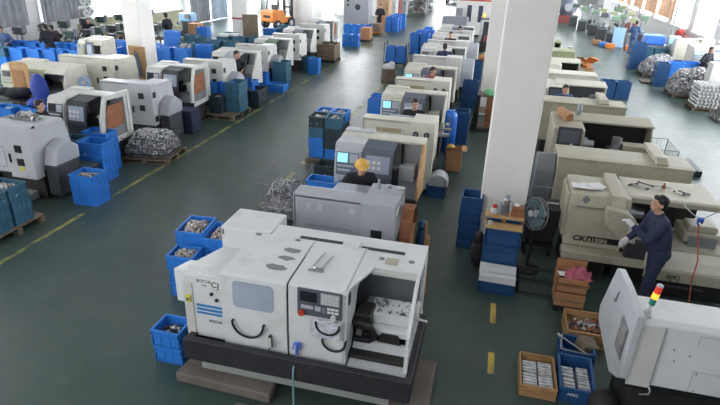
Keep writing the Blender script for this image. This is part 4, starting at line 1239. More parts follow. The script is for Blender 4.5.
# centre pallet with four stacks
pallet(-3.60, 12.05, .86, 1.15, .13, 'wooden pallet under the four tall crate stacks beside the right yellow line')
for (dx, dy, nm, mats) in ((-.19, -.25, 'front left', ['blue', 'blue', 'teal', 'dteal']), (.19, -.25, 'front right', ['blue', 'dteal', 'dteal', 'teal']),
                           (-.19, .25, 'rear left', ['blue', 'blue', 'blue', 'blue']), (.19, .25, 'rear right', ['blue', 'blue', 'dteal', 'blue'])):
    stack(-3.60 + dx, 12.05 + dy, 4, (.37, .47, .245), mats, 'the %s stack on the centre pallet' % nm, z0=.131, fill=('casting_w', .22, 110, .024))
# left side, from the near end
pallet(-7.92, 6.62, 1.0, 1.1, .14, 'wooden pallet under teal crates at the lower left edge', mat='greywood')
stack(-7.73, 6.38, 3, (.52, .40, .225), 'teal', 'the near stack on the lower left pallet', z0=.141, fill=('casting_w', .2, 120, .024))
stack(-7.73, 6.81, 3, (.52, .40, .225), 'teal', 'the far stack on the lower left pallet', z0=.141, fill=('casting_w', .2, 120, .024))
stack(-8.25, 6.38, 3, (.50, .40, .225), 'teal', 'the outer near stack on the lower left pallet', z0=.141, fill=('casting_w', .2, 100, .024))
stack(-7.20, 8.13, 2, (.52, .44, .30), 'blue', 'the short stack on the left yellow line', fill=('casting_b', .3, 130, .02))
stack(-7.85, 9.22, 3, (.60, .44, .275), 'blue', 'the stack by the brown-lined lathe', fill=('dgrey', .12, 60, .03))
stack(-8.38, 9.28, 3, (.42, .40, .275), 'teal', 'the stack between the left lathe and its worker', fill=('casting_d', .1, 60, .03))
stack(-8.12, 9.72, 3, (.60, .40, .29), 'blue', 'the rear stack by the brown-lined lathe')
pallet(-7.72, 14.72, 1.15, 1.2, .13, 'wooden pallet loaded with blue and teal crates in the left row')
stack(-7.36, 14.85, 3, (.46, .60, .29), 'teal', 'the teal stack at the right of the loaded pallet', z0=.131)
stack(-7.78, 14.45, 2, (.40, .40, .25), 'dteal', 'the short front stack on the loaded pallet', z0=.131, fill=('casting_w', .2, 90, .024))
stack(-7.70, 15.06, 3, (.38, .50, .27), 'blue', 'the middle rear stack on the loaded pallet', z0=.131)
stack(-8.10, 14.98, 3, (.38, .50, .27), 'blue', 'the left stack on the loaded pallet', z0=.131)
stack(-7.22, 16.0, 2, (.46, .75, .28), 'dteal', 'the dark stack past the loaded pallet', fill=('casting_d', .15, 80, .03))
stack(-7.62, 16.35, 2, (.42, .50, .36), 'blue', 'the stack beside the grey belt cover past the loaded pallet')
stack(-7.40, 18.2, 1, (.62, .55, .26), 'blue', 'alone on the floor past the dark stack', fill=('casting_w', .2, 90, .03))
stack(-7.45, 18.75, 3, (.55, .5, .32), 'teal', 'the teal stack next to the third white lathe back')
stack(-7.95, 18.25, 2, (.36, .40, .30), 'blue', 'the low stack left of the teal stack')
stack(-7.18, 21.7, 2, (.44, .42, .31), 'blue', 'the square pair beside the left yellow line')
stack(-7.62, 22.3, 2, (.44, .42, .28), 'teal', 'the teal pair behind the square pair')
stack(-7.95, 29.7, 2, (.44, .50, .31), 'blue', 'the left twin stack near the far cardboard bin', fill=('casting_w', .15, 60, .03))
stack(-7.50, 29.7, 2, (.44, .50, .31), 'blue', 'the right twin stack near the far cardboard bin', fill=('casting_w', .15, 60, .03))
pallet(-7.72, 29.7, 1.05, 1.0, .001 + .1, 'grey pallet below the twin blue stacks of the left row') if False else None
for k in range(4):
    stack(-9.15 + .44 * k, 34.3, 2, (.42, .50, .31), 'blue', 'the %s stack before the big grey cabinet' % ('first', 'second', 'third', 'fourth')[k])
k = 0
for x, y in ((-7.05, 36.9), (-6.62, 36.9), (-7.05, 38.0), (-6.62, 38.0), (-7.0, 39.4), (-6.55, 39.4)):
    stack(x, y, 3, (.40, .50, .31), 'blue', 'the %s far stack beyond the orange hand truck' % ('front left', 'front right', 'second left', 'second right', 'rear left', 'rear right')[k]); k += 1
# far blue row, left block
for i in range(5):
    for j in range(2):
        x = -18.55 + i * .62; y = 17.0 + i * .12 + j * 1.5
        stack(x, y, 3, CW, ['blue', 'blue', 'teal' if i < 2 and j == 0 else 'blue'], 'stack %s in the %s line by the far left workers' % (('one', 'two', 'three', 'four', 'five')[i], ('near', 'rear')[j]), only_visible=0)
stack(-16.0, 20.3, 3, CW, 'blue', 'the wide stack behind the standing far left worker')
for k, (x, y) in enumerate(((-15.75, 17.55), (-15.1, 17.7), (-14.45, 17.75), (-16.3, 19.3))):
    stack(x, y, 3, CW, 'blue', 'the %s stack behind the old cream lathes' % ('first', 'second', 'third', 'fourth')[k])
stack(-15.3, 20.4, 3, CW, 'blue', 'the wide stack right of the standing far left worker')
stack(-15.4, 21.6, 3, CW, ['blue', 'blue', 'blue'], 'the rear stack right of the standing far left worker')
stack(-14.5, 18.9, 3, CW, 'blue', 'the stack under the small motor parts left of the column')
stack(-13.7, 19.2, 3, CW, 'blue', 'the stack half hidden by the left column')
stack(-13.75, 21.9, 4, CW, 'blue', 'the tall blue stack left of the column edge')
# middle block between the columns
MIDS = [(-12.75, 19.75, 3, 'blue'), (-12.1, 19.9, 3, 'blue'), (-11.7, 20.9, 3, 'blue'), (-12.6, 21.1, 3, 'teal'), (-11.9, 22.2, 3, 'teal'), (-11.2, 22.4, 3, 'teal'),
        (-12.75, 22.7, 3, 'teal'), (-12.1, 23.5, 3, 'teal'), (-11.4, 23.7, 3, 'teal'), (-13.5, 20.3, 3, 'blue'), (-13.6, 23.3, 3, 'teal'), (-10.75, 23.9, 3, 'teal')]
MN = ['nearest left', 'nearest right', 'second right', 'second left', 'third middle', 'third right', 'third left', 'fourth middle', 'fourth right', 'outer near', 'outer far', 'far right']
for (x, y, nn, mt), nm in zip(MIDS, MN):
    stack(x, y, nn, CW, mt, 'the %s stack of the block between the left columns' % nm, fill=('casting_d', .15, 40, .035) if mt == 'teal' and nm in ('third middle', 'fourth middle') else None)
stack(-14.5, 26.0, 3, CW, 'blue', 'the lone stack in front of the curtained doorway')
stack(-12.4, 24.9, 3, CW, 'teal', 'the teal stack left of the red-banded column')
for i, (x, y, mt) in enumerate(((-11.4, 27.2, 'blue'), (-10.8, 27.6, 'teal'), (-10.2, 28.0, 'teal'), (-9.6, 28.4, 'teal'), (-11.3, 28.9, 'teal'), (-10.6, 29.3, 'teal'))):
    stack(x, y, 3, CW, mt, 'the %s stack in front of the orange forklift' % ('blue', 'second', 'third', 'fourth', 'rear left', 'rear right')[i])
stack(-12.15, 11.35, 2, CW, 'blue', 'the scrap-filled pair left of the worker at the left edge', fill=('casting_w', .25, 120, .03))
stack(-11.5, 11.55, 2, CW, 'blue', 'the pair beside the worker at the left edge', fill=('casting_d', .2, 90, .03))
stack(-10.45, 12.3, 3, CW, 'blue', 'the stack holding the glass fan behind the brown-lined lathe')
stack(-9.8, 12.5, 2, (.5, .42, .32), 'blue', 'the stack with white sacking behind the brown-lined lathe')
# centre row, left side
stack(-4.62, 25.1, 2, (.44, .50, .34), 'blue', 'the left pair inside the black-framed trolley', z0=.14)
stack(-4.15, 25.1, 2, (.44, .50, .34), 'blue', 'the right pair inside the black-framed trolley', z0=.14)
i = 0
for x, y in ((-4.1, 28.9), (-3.62, 29.0), (-4.0, 30.2), (-3.5, 30.4), (-3.8, 31.8)):
    stack(x, y, 3, (.46, .60, .33), 'blue', 'the %s stack beside the far centre lathes' % ('front left', 'front right', 'middle left', 'middle right', 'rear')[i]); i += 1
stack(-3.25, 15.6, 3, CM, 'blue', 'the stack left of the second lit screen', fill=('casting_w', .12, 60, .028))
stack(-3.30, 16.2, 3, CM, 'blue', 'the rear stack left of the second lit screen')
stack(-2.95, 14.5, 2, CM, 'blue', 'the short pair by the second lit screen', fill=('casting_d', .12, 60, .028))
stack(-3.05, 12.95, 2, CM, 'blue', 'the low pair beside the centre pallet')
stack(-3.15, 10.35, 2, (.44, .44, .25), 'dteal', 'the dark pair left of the first lit screen', fill=('casting_w', .12, 80, .024))
stack(-2.70, 8.75, 3, (.60, .34, .27), 'blue', 'the wide stack behind the blue-grey lathe', fill=('casting_d', .1, 60, .024))
stack(-3.0, 18.6, 3, CM, 'blue', 'the stack at the left of the third open lathe')
# centre row, right side
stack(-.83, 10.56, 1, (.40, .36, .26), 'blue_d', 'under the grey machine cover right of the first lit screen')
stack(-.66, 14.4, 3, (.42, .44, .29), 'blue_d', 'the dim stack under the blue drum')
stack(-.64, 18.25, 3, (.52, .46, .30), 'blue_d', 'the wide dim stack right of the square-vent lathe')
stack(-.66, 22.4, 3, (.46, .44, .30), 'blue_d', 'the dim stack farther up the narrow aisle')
# right
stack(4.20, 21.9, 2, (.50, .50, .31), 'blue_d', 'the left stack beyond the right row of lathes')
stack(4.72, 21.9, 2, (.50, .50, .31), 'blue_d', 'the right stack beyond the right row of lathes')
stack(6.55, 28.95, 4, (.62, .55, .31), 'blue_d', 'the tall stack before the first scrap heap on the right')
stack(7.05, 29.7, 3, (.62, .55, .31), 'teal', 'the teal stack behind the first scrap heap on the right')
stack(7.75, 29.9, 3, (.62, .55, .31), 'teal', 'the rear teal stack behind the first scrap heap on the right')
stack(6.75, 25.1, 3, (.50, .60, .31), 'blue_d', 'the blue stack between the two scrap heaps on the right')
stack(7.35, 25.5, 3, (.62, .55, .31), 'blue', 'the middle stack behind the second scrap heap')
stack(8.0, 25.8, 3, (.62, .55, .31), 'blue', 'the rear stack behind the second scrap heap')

# ------------------------------------------------------------------ scrap heaps, cages, pallets of parts
def cage(x, y, w, d, h, label, rz=0, step=.055, mat='mgrey'):
    mb = MB(); hw, hd = w / 2, d / 2
    for z in (.08, h * .5, h):
        for a, b in (((-hw, -hd, z), (hw, -hd, z)), ((-hw, hd, z), (hw, hd, z)), ((-hw, -hd, z), (-hw, hd, z)), ((hw, -hd, z), (hw, hd, z))):
            mb.cyl(a, b, .007, 5)
    n = round(w / step)
    for i in range(n + 1):
        X = -hw + w * i / n
        r = .010 if i in (0, n) else .0028
        mb.cyl((X, -hd, .0), (X, -hd, h), r, 4); mb.cyl((X, hd, .0), (X, hd, h), r, 4)
    n = round(d / step)
    for i in range(1, n):
        Y = -hd + d * i / n
        mb.cyl((-hw, Y, .05), (-hw, Y, h), .0028, 4); mb.cyl((hw, Y, .05), (hw, Y, h), .0028, 4)
    mb.box(-hw, hw, -hd, hd, .06, .075)
    o = mb.build('wire_cage', mat)
    o.location = (x, y, 0); o.rotation_euler = (0, 0, rz)
    return tag(o, label, 'cage')
cage(-3.55, 8.98, .78, 1.15, .72, 'grey wire mesh cage of castings beside the blue-grey lathe', .08)
pile(-3.52, 8.92, .08, .70, 1.0, .58, 1000, 'casting', 'heap of small castings inside the wire mesh cage', .08, r=.020, seed=3)
cage(3.72, 12.5, .5, .9, 1.02, 'wire mesh cage of bright parts at the end of the second open lathe', 0)
pile(3.72, 12.5, .08, .44, .82, .70, 220, 'casting_w', 'bright parts heaped in the cage beyond the right row', 0, r=.03, seed=2)
pallet(-7.55, 10.75, 1.15, 1.05, .12, 'low dark pallet carrying the scrap heap in the left row', .15, 'greywood')
pile(-7.56, 10.77, .121, .98, .88, .62, 900, 'casting_w', 'heap of bright castings on the low pallet in the left row', .15, r=.028, seed=4)
pallet(7.25, 27.5, 1.5, 1.3, .12, 'pallet under the farther scrap heap on the right')
pile(7.25, 27.5, .121, 1.42, 1.25, .82, 950, 'casting', 'farther rounded scrap heap of castings on the right', r=.045, seed=1)
pallet(7.35, 23.35, 1.3, 1.3, .12, 'pallet under the middle scrap heap on the right')
pile(7.35, 23.35, .121, 1.22, 1.25, 1.05, 950, 'casting', 'middle scrap heap of castings in front of the blue crates on the right', r=.042, seed=2)
pallet(6.45, 25.6, .6, .7, .06, 'dark low pallet lying between the scrap heaps on the right')
pallet(7.45, 21.2, 1.2, .9, .12, 'pallet under the regular stack of bright castings on the right')
def layered(x, y, z, w, d, n, label, mat='casting_w'):
    mb = MB(); R2 = random.Random(5)
    for k in range(n):
        nx = 9; ny = 6
        for i in range(nx):
            for j in range(ny):
                if 0 < i < nx - 1 and 0 < j < ny - 1 and k < n - 1: continue
                px = -w / 2 + w * (i + .5 + .25 * (k % 2)) / nx; py = -d / 2 + d * (j + .5) / ny
                mb.cyl((px, py - .06, k * .115 + .06), (px, py + .06, k * .115 + .06), .055, 8, .04)
    for k in range(n - 1): mb.box(-w / 2, w / 2, -d / 2, d / 2, k * .115 + .112, k * .115 + .118)
    o = mb.build('castings', mat)
    o.location = (x, y, z)
    return tag(o, label, 'metal parts', None, 'stuff')
layered(7.45, 21.2, .121, 1.1, .85, 7, 'regular layers of bright round castings stacked on the right')
pile(7.9, 19.7, 0, 1.3, .9, .7, 360, 'casting_d', 'loose dark scrap heap nearest the right edge', r=.04, seed=0)

# ------------------------------------------------------------------ things round the big column
o = MB().prism([(.185, 7.21), (.71, 7.20), (.725, 7.48), (.19, 7.50)], .293, .299, 'z').prism([(.185, .21), (.715, .20), (.71, .299), (.19, .299)], 7.088, 7.095, 'y').prism([(.19, 7.09), (.712, 7.09), (.71, 7.22), (.19, 7.22)], .294, .299, 'z').build('paper_sheet', 'paper', None, world=True)
tag(o, 'white printed paper sheet draped over the lowest blue crate by the column', 'paper')
t = thing('tool_shelf', 'makeshift two-level wooden shelf on the crates beside the white column', 'shelf', (.455, 7.75, 0.875))
MB().box(.19, .725, 7.50, 7.72, 0.875, 0.895).build('front_board', 'ply', t, world=True)
MB().box(.17, .74, 7.66, 7.92, 0.985, 1.005).build('rear_board', 'ply', t, world=True)
for a_ in ((.17, .19), (.72, .74), (.42, .48)): MB().box(a_[0], a_[1], 7.74, 7.90, 0.895, 0.985).build('support', 'wood', t, world=True)
t = thing('kettle', 'small white kettle with a red lid on the shelf by the column', 'kettle', (.29, 7.78, 1.005))
MB().lathe([(.03, 0), (.055, .01), (.06, .05), (.045, .09), (.03, .10)], n=18).build('body', 'white', t, smooth=50)
MB().lathe([(.034, .10), (.04, .112), (.036, .14), (.015, .155)], n=16).build('lid', 'red', t, smooth=50)
MB().arc((.07, 0, .055), .035, -PI / 2, PI / 2, 'xz', .008).build('handle', 'white', t)
MB().tube([(-.05, 0, .05), (-.085, 0, .08), (-.095, 0, .10)], [.014, .010, .009], 8).build('spout', 'white', t)
t = thing('mug', 'small white mug on the front board below the kettle', 'mug', (.25, 7.60, 0.895))
MB().lathe([(.026, 0), (.028, .06), (.024, .06), (.022, .012)], n=16).build('body', 'white', t, smooth=50)
MB().arc((.03, 0, .03), .017, -PI / 2, PI / 2, 'xz', .005).build('handle', 'white', t)
t = thing('thermos_flask', 'tall silver thermos flask in the middle of the shelf by the column', 'flask', (.455, 7.76, 1.005))
MB().lathe([(.048, 0), (.05, .01), (.05, .25), (.042, .28), (.035, .285)], n=20).build('body', 'steel', t, smooth=40)
MB().lathe([(.034, .285), (.036, .30), (.03, .335), (.012, .345)], n=16).build('cap', 'clear', t, smooth=50)
MB().tube([(.05, 0, .24), (.085, 0, .22), (.085, 0, .10), (.05, 0, .08)], .009, 6).build('handle', 'clear', t, smooth=60)
t = thing('water_bottle', 'clear water bottle left of the silver flask on the column shelf', 'bottle', (.375, 7.80, 1.005))
MB().lathe([(.034, 0), (.036, .02), (.034, .13), (.016, .17), (.014, .19)], n=16).build('body', 'clear', t, smooth=50)
MB().lathe([(.017, .19), (.017, .21)], n=12).build('cap', 'white', t)
t = thing('wooden_box', 'reddish brown box with a white cloth on the right of the column shelf', 'box', (.63, 7.80, 1.005))
MB().box(-.085, .085, -.07, .07, 0, .15).build('body', 'rust', t, bev=.008)
MB().ball((-.02, .01, .165), (.05, .04, .025), 10, 6).build('cloth', 'paper', t, smooth=60)

# standing fan
def fan(x, y, z0, hgt, r, face, label, mat_ring='wgrey', mat_blade='teal', tilt=0):
    t = thing('pedestal_fan', label, 'fan', (x, y, z0))
    MB().lathe([(.20, 0), (.20, .02), (.05, .05), (.022, .07), (.018, hgt - .05)], n=20).build('stand', 'black', t, smooth=40)
    rot = Matrix.Rotation(face, 3, 'Z') @ Matrix.Rotation(tilt, 3, 'X'); c = Vector((0, 0, hgt))
    def q(a, b, cc): return c + rot @ Vector((a, b, cc))
    cg = MB()
    for yy, rr in ((-.10, r * .55), (-.09, r * .8), (-.05, r), (.02, r), (.06, r * .75)):
        cg.tube([q(rr * math.cos(2 * PI * i / 24), yy, rr * math.sin(2 * PI * i / 24)) for i in range(25)], .007 if rr == r else .003, 5)
    for i in range(18):
        a = 2 * PI * i / 18
        cg.tube([q(.05 * math.cos(a), -.11, .05 * math.sin(a)), q(r * .7 * math.cos(a), -.098, r * .7 * math.sin(a)), q(r * math.cos(a), -.05, r * math.sin(a)), q(r * math.cos(a), .02, r * math.sin(a)), q(r * .5 * math.cos(a), .07, r * .5 * math.sin(a))], .0022, 4)
    cg.build('guard', mat_ring, t)
    bl = MB()
    for k in range(4):
        a0 = 2 * PI * k / 4
        prev = None; vs = []
        for i in range(7):
            a = a0 + 1.5 * i / 6
            vs += [q(.05 * math.cos(a0 + .5 * i / 6), -.02 + .02 * i / 6, .05 * math.sin(a0 + .5 * i / 6)), q(r * .88 * math.cos(a), -.06 + .06 * i / 6, r * .88 * math.sin(a))]
        vs2 = [v + rot @ Vector((0, .004, 0)) for v in vs]
        bl.add(vs + vs2, [(2 * i, 2 * i + 1, 2 * i + 3, 2 * i + 2) for i in range(6)] + [(14 + 2 * i, 14 + 2 * i + 2, 14 + 2 * i + 3, 14 + 2 * i + 1) for i in range(6)])
    bl.build('blades', mat_blade, t)
    MB().cyl(q(0, -.03, 0), q(0, .15, 0), .055, 16, .06).cyl(q(0, -.115, 0), q(0, -.10, 0), .05, 16).build('motor', 'wgrey', t, smooth=40)
    return t
fan(.93, 8.02, 0, .98, .25, -1.0, 'grey pedestal fan with dusty teal blades right of the white column', 'mgrey', 'fanblade', tilt=-.15)
fan(-10.45, 12.30, .963, .25, .17, .3, 'small glassy fan standing on blue crates behind the brown-lined lathe', 'clear', 'lightblue')

o = MB().ball((.14, 7.86, .27), (.13, .14, .28), 14, 10).ball((.12, 7.82, .52), (.08, .09, .12), 10, 8).build('sack', 'bag', None, world=True, smooth=60)
o.location.z = 0
tag(o, 'dark slumped sack against the left foot of the white column', 'sack')

# dark clutter between the column and the lathe
t = thing('chip_cart', 'dark oily chip cart standing behind the pedestal fan', 'cart', (1.10, 8.78, 0))
MB().prism([(-.22, .25), (-.28, .85), (.28, .85), (.22, .25)], -.25, .25, 'y').build('bin', 'soot', t, bev=.015)
MB().box(-.24, .24, -.24, .24, .16, .22).build('chassis', 'black', t)
for sx in (-.2, .2):
    for sy in (-.2, .2): MB().cyl((sx - .02, sy, .08), (sx + .02, sy, .08), .08, 14).build('wheel', 'rubber', t, smooth=40)
MB().tube([(-.2, .26, .8), (-.2, .36, 1.0), (.2, .36, 1.0), (.2, .26, .8)], .014, 6).build('handle', 'mgrey', t)
o = MB().rbox((.92, 10.6, .55), (.06, .6, 1.1), (0, 0, 0)).build('cabinet_board', 'blue_d', None, world=True, bev=.01)
tag(o, 'blue board standing at the left end of the long lathe behind the column', 'board')
t = thing('rack', 'low black metal rack on the floor between the fan and the cardboard box', 'rack', (1.05, 7.45, 0))
fr = MB()
for z in (.03, .22):
    for a, b in (((-.28, -.2, z), (.28, -.2, z)), ((-.28, .2, z), (.28, .2, z)), ((-.28, -.2, z), (-.28, .2, z)), ((.28, -.2, z), (.28, .2, z))): fr.cyl(a, b, .014, 6)
fr.build('frame', 'black', t)
for sx in (-.28, .28):
    for sy in (-.2, .2): MB().cyl((sx, sy, 0), (sx, sy, .24), .014, 6).build('leg', 'black', t)

# cardboard box with pink cloth
t = thing('cardboard_box', 'closed brown box on a dark skid under the box of pink cloth', 'box', (1.45, 7.10, 0))
MB().box(-.20, .20, -.18, .18, .10, .305).build('carton', 'card', t, bev=.008)
MB().box(-.19, .19, -.16, .16, 0, .10).build('skid', 'soot', t)
MB().box(-.2, .2, -.184, -.18, .19, .21).build('tape', 'greywood', t)
t = thing('cardboard_box', 'open brown cardboard box holding pink cloth, left of the corner machine', 'box', (1.45, 7.12, .312))
mb = MB(); mb.box(-.21, .21, -.17, .17, 0, .012)
for a in ((-.21, .21, -.17, -.158), (-.21, .21, .158, .17)): mb.box(a[0], a[1], a[2], a[3], 0, .22)
mb.box(-.21, -.198, -.17, .17, 0, .22).box(.198, .21, -.17, .17, 0, .22)
mb.build('body', 'card', t)
MB().rbox((0, -.21, .15), (.41, .008, .16), (.7, 0, 0)).build('flap', 'card', t)
MB().rbox((0, .178, .28), (.41, .008, .14), (.1, 0, 0)).build('flap', 'card', t)
R6 = random.Random(21); mb = MB(); n_ = 12; vs = []
for j in range(n_ + 1):
    for i in range(n_ + 1):
        u, v_ = i / n_ * 2 - 1, j / n_ * 2 - 1
        hgt = .11 * (1 - u * u * .8) * (1 - v_ * v_ * .8) + .045 * math.sin(5 * u + 3 * v_) * math.cos(4 * v_ - 2 * u) + R6.uniform(-.012, .012)
        vs.append((1.53 + u * .17 + .02 * math.sin(4 * v_), 7.12 + v_ * .14 + .02 * math.cos(5 * u), .50 + hgt))
mb.add(vs, [(j * (n_ + 1) + i, j * (n_ + 1) + i + 1, (j + 1) * (n_ + 1) + i + 1, (j + 1) * (n_ + 1) + i) for j in range(n_) for i in range(n_)])
o = mb.build('cloth', 'pink', None, world=True)
sd = o.modifiers.new('thickness', 'SOLIDIFY'); sd.thickness = .006
o.location.z -= .0; tag(o, 'crumpled pink cloth heaped in the open cardboard box', 'cloth')
o = MB().rbox((1.31, 7.08, .535), (.11, .09, .006), (.2, .1, .3)).build('paper_sheet', 'paper', None, world=True)
tag(o, 'small white paper lying in the cardboard box beside the pink cloth', 'paper')

# crates of finished parts at the lower right
def rods(x, y, z, w, d, label, nx=2, gap=.03, h=.12, n=11):
    mb = MB()
    for k in range(nx):
        x0 = -w / 2 + (w + gap) * k / nx; x1 = x0 + (w + gap) / nx - gap
        for r_ in range(2):
            y0 = -d / 2 + d * r_ / 2
            for i in range(n):
                yy = y0 + (d / 2 - .02) * (i + .5) / n
                mb.box(x0, x1, yy - d / 2 / n * .36, yy + d / 2 / n * .36, 0, h * (1 - .05 * ((i * 7 + k) % 3)))
    o = mb.build('castings', 'casting_w'); o.location = (x, y, z)
    return tag(o, label, 'metal parts', None, 'stuff')
t = thing('wooden_crate', 'raw wooden crate of thin plates at the bottom of the picture', 'crate', (.96, 5.39, 0)); t['label'] = 'raw wooden crate filled with rows of thin plates beside the yellow dash'
MB().box(-.19, .19, -.28, .28, 0, .02).build('bottom', 'wood', t)
for y0 in (-.30, .27):
    MB().box(-.20, .20, y0, y0 + .025, .0, .075).box(-.20, .20, y0, y0 + .025, .08, .155).build('end_planks', 'wood', t)
for x0 in (-.205, .185):
    MB().box(x0, x0 + .02, -.275, .27, .0, .075).box(x0, x0 + .02, -.275, .27, .08, .15).build('side_planks', 'wood', t)
rods(.96, 5.38, .021, .33, .44, 'rows of thin grey plates packed in the raw wooden crate', 2, .02, .10, 12)
crate(1.385, 5.42, 0, -.03, (.39, .62, .20), 'blue_d', 'blue plastic crate of pale blocks beside the raw wooden crate')
for y in (): pass
rods(1.385, 5.40, .021, .29, .40, 'pale grey blocks packed in the blue crate beside the wooden crate', 2, .04, .12, 9)
text('AEBC', .05, (1.22, 4.955, .17), (PI / 2, 0, -.03), 'paper', None, name='crate_lettering')
lt = [o for o in bpy.data.objects if o.name.startswith('crate_lettering')][0]
cr_ = [o for o in bpy.data.objects if o.get('label', '').startswith('blue plastic crate of pale blocks')][0]
lt.parent = cr_; lt.location = (-.11, -.313, .11); lt.rotation_euler = (PI / 2, 0, 0)
crate(1.45, 5.96, 0, .05, (.40, .36, .20), 'blue_d', 'blue plastic crate of long tools behind the crate of pale blocks')
t = thing('file', 'bright steel bar sticking out of the crate of long tools', 'tool', (1.45, 5.92, .16))
MB().tube([(-.20, .06, .10), (.12, -.12, .02)], .012, 6).build('blade', 'steel', t)
MB().tube([(-.20, .06, .10), (-.24, .085, .115)], .016, 8).build('tip', 'wgrey', t)
t = thing('hook', 'long hooked rod lying across the crate of long tools', 'tool', (1.40, 5.94, .18))
MB().tube([(-.16, -.14, .03), (.16, -.16, .02)], .010, 6).build('shaft', 'steel', t)
MB().tube([(-.16, -.14, .03), (-.15, -.02, .06), (-.13, .08, .09)], .009, 6).build('hook_end', 'steel', t)
o = MB().rbox((1.58, 6.02, .15), (.20, .22, .16), (.1, .2, .3)).build('metal_block', 'greywood', None, world=True, bev=.012)
tag(o, 'brownish block wrapped in board on the crate of long tools', 'block')
t = thing('wooden_crate', 'deep wooden crate of rusty parts against the corner machine', 'crate', (1.62, 6.46, 0))
MB().box(-.24, .24, -.24, .24, 0, .02).build('bottom', 'wood', t)
for y0 in (-.26, .24): MB().box(-.26, .26, y0, y0 + .025, 0, .10).box(-.26, .26, y0, y0 + .025, .11, .21).build('end_planks', 'wood', t)
for x0 in (-.265, .245): MB().box(x0, x0 + .02, -.24, .24, 0, .10).box(x0, x0 + .02, -.24, .24, .11, .21).build('side_planks', 'wood', t)
pile(1.62, 6.46, .021, .44, .44, .15, 90, 'rust', 'rusty parts lying in the deep wooden crate', r=.03, seed=1)
o = MB().ball((1.62, 5.0, .16), (.16, .15, .17), 14, 8).build('sack', 'bag', None, world=True, smooth=60); o.location.z = 0
tag(o, 'round black sack at the near corner of the white corner machine', 'sack')
# ------------------------------------------------------------------ people
person(2.56, 7.46, -PI / 2 + .12, 'man in navy jacket with white gloves working at the cream lathe control pendant', h=1.70, lean=.22,
       hand_l=(.08, -.46, 1.29), hand_r=(-.14, -.40, .98), look=(0, .30), top='navy', legs='navy', gloves=True, vox=.012, step=.10)
person(-1.92, 8.12, .35, 'worker in yellow cap bending over the back of the blue-grey lathe', h=1.66, lean=.55, hand_l=(.12, -.40, 1.02), hand_r=(-.16, -.38, 1.02), look=(0, .2), top='darkcloth', hat='capyel', gloves=True)
person(-1.60, 12.0, .1, 'dark-haired worker between the nearest round-vent lathe and the second lit screen', h=1.66, lean=.25, look=(.2, .1), top='darkcloth')
person(-1.76, 16.02, .45, 'worker with pink face turned left beside the third open lathe', h=1.66, lean=.25, look=(.5, .1), top='redcloth')
person(-1.78, 20.2, PI, 'worker seen from behind in dark blue in the centre row', h=1.72, lean=.10, look=(0, .1), top='navy')
person(-1.93, 24.12, .1, 'worker in dark brown facing the near end, far up the centre row', h=1.70, lean=.15, look=(0, .1), top='browncloth')
person(-1.98, 27.85, .5, 'bending worker in dark red sleeves at the far end of the centre row', h=1.68, lean=.55, look=(.3, .1), top='browncloth')
person(1.86, 15.2, .2, 'worker whose face shows beside the white column in the right row', h=1.62, lean=.25, look=(-.1, .1), top='bluecloth')
person(-9.10, 9.05, PI * .55, 'worker in dark jacket reaching to the white lathe near the left edge', h=1.60, lean=.30, hand_l=(.15, -.48, .98), hand_r=(-.2, -.46, 1.0), look=(0, .3), top='darkcloth')
person(-8.12, 16.24, .9, 'worker in dark jacket bending beside the black panel in the left row', h=1.70, lean=.45, look=(.3, .3), top='darkcloth')
person(-16.85, 18.3, -PI / 2 - .2, 'standing worker in black looking down at the far left', h=1.70, lean=.18, look=(0, .4), top='darkcloth', vox=.02)
person(-18.6, 18.0, .3, 'worker with a white collar at the far left edge', h=1.56, lean=.25, look=(0, .2), top='bluecloth', vox=.02)
person(-17.9, 19.9, -PI / 2, 'worker in dark red sleeves beside the white-collared worker', h=1.45, lean=.3, look=(0, .3), top='browncloth', vox=.02)
person(-18.15, 22.3, .4, 'dark figure bending at the bench below the grey curtains', h=1.55, lean=.4, look=(0, .3), top='darkcloth', vox=.02)
person(-14.95, 23.6, -PI * .55, 'tall dark figure standing right of the left column', h=1.78, lean=.15, look=(0, .3), top='darkcloth', vox=.02)
person(7.35, 34.2, PI * .8, 'person in blue clothes standing by the drilling machines on the right', h=1.72, lean=.05, look=(0, .1), top='bluecloth', legs='bluecloth', vox=.02)
person(8.35, 25.4, .6, 'worker in purple-grey at the right edge behind the cream panel lathe', h=1.62, lean=.2, look=(0, .2), top='darkcloth', vox=.02)
person(-7.55, 36.3, .2, 'person in black standing behind the blue crates far down the main aisle', h=1.70, lean=.0, look=(0, 0), top='darkcloth', vox=.02)
person(7.9, 37.9, -.5, 'person in pink bending over the farther drilling machines', h=1.6, lean=.4, look=(0, .3), top='redcloth', vox=.02)
# ------------------------------------------------------------------ clutter on and round the machines
WB = dict(world=True)
def mesh_thing(name, mb, mat, label, cat, smooth=None, bev=0, group=None):
    o = mb.build(name, mat, None, world=True, smooth=smooth, bev=bev)
    return tag(o, label, cat, group)

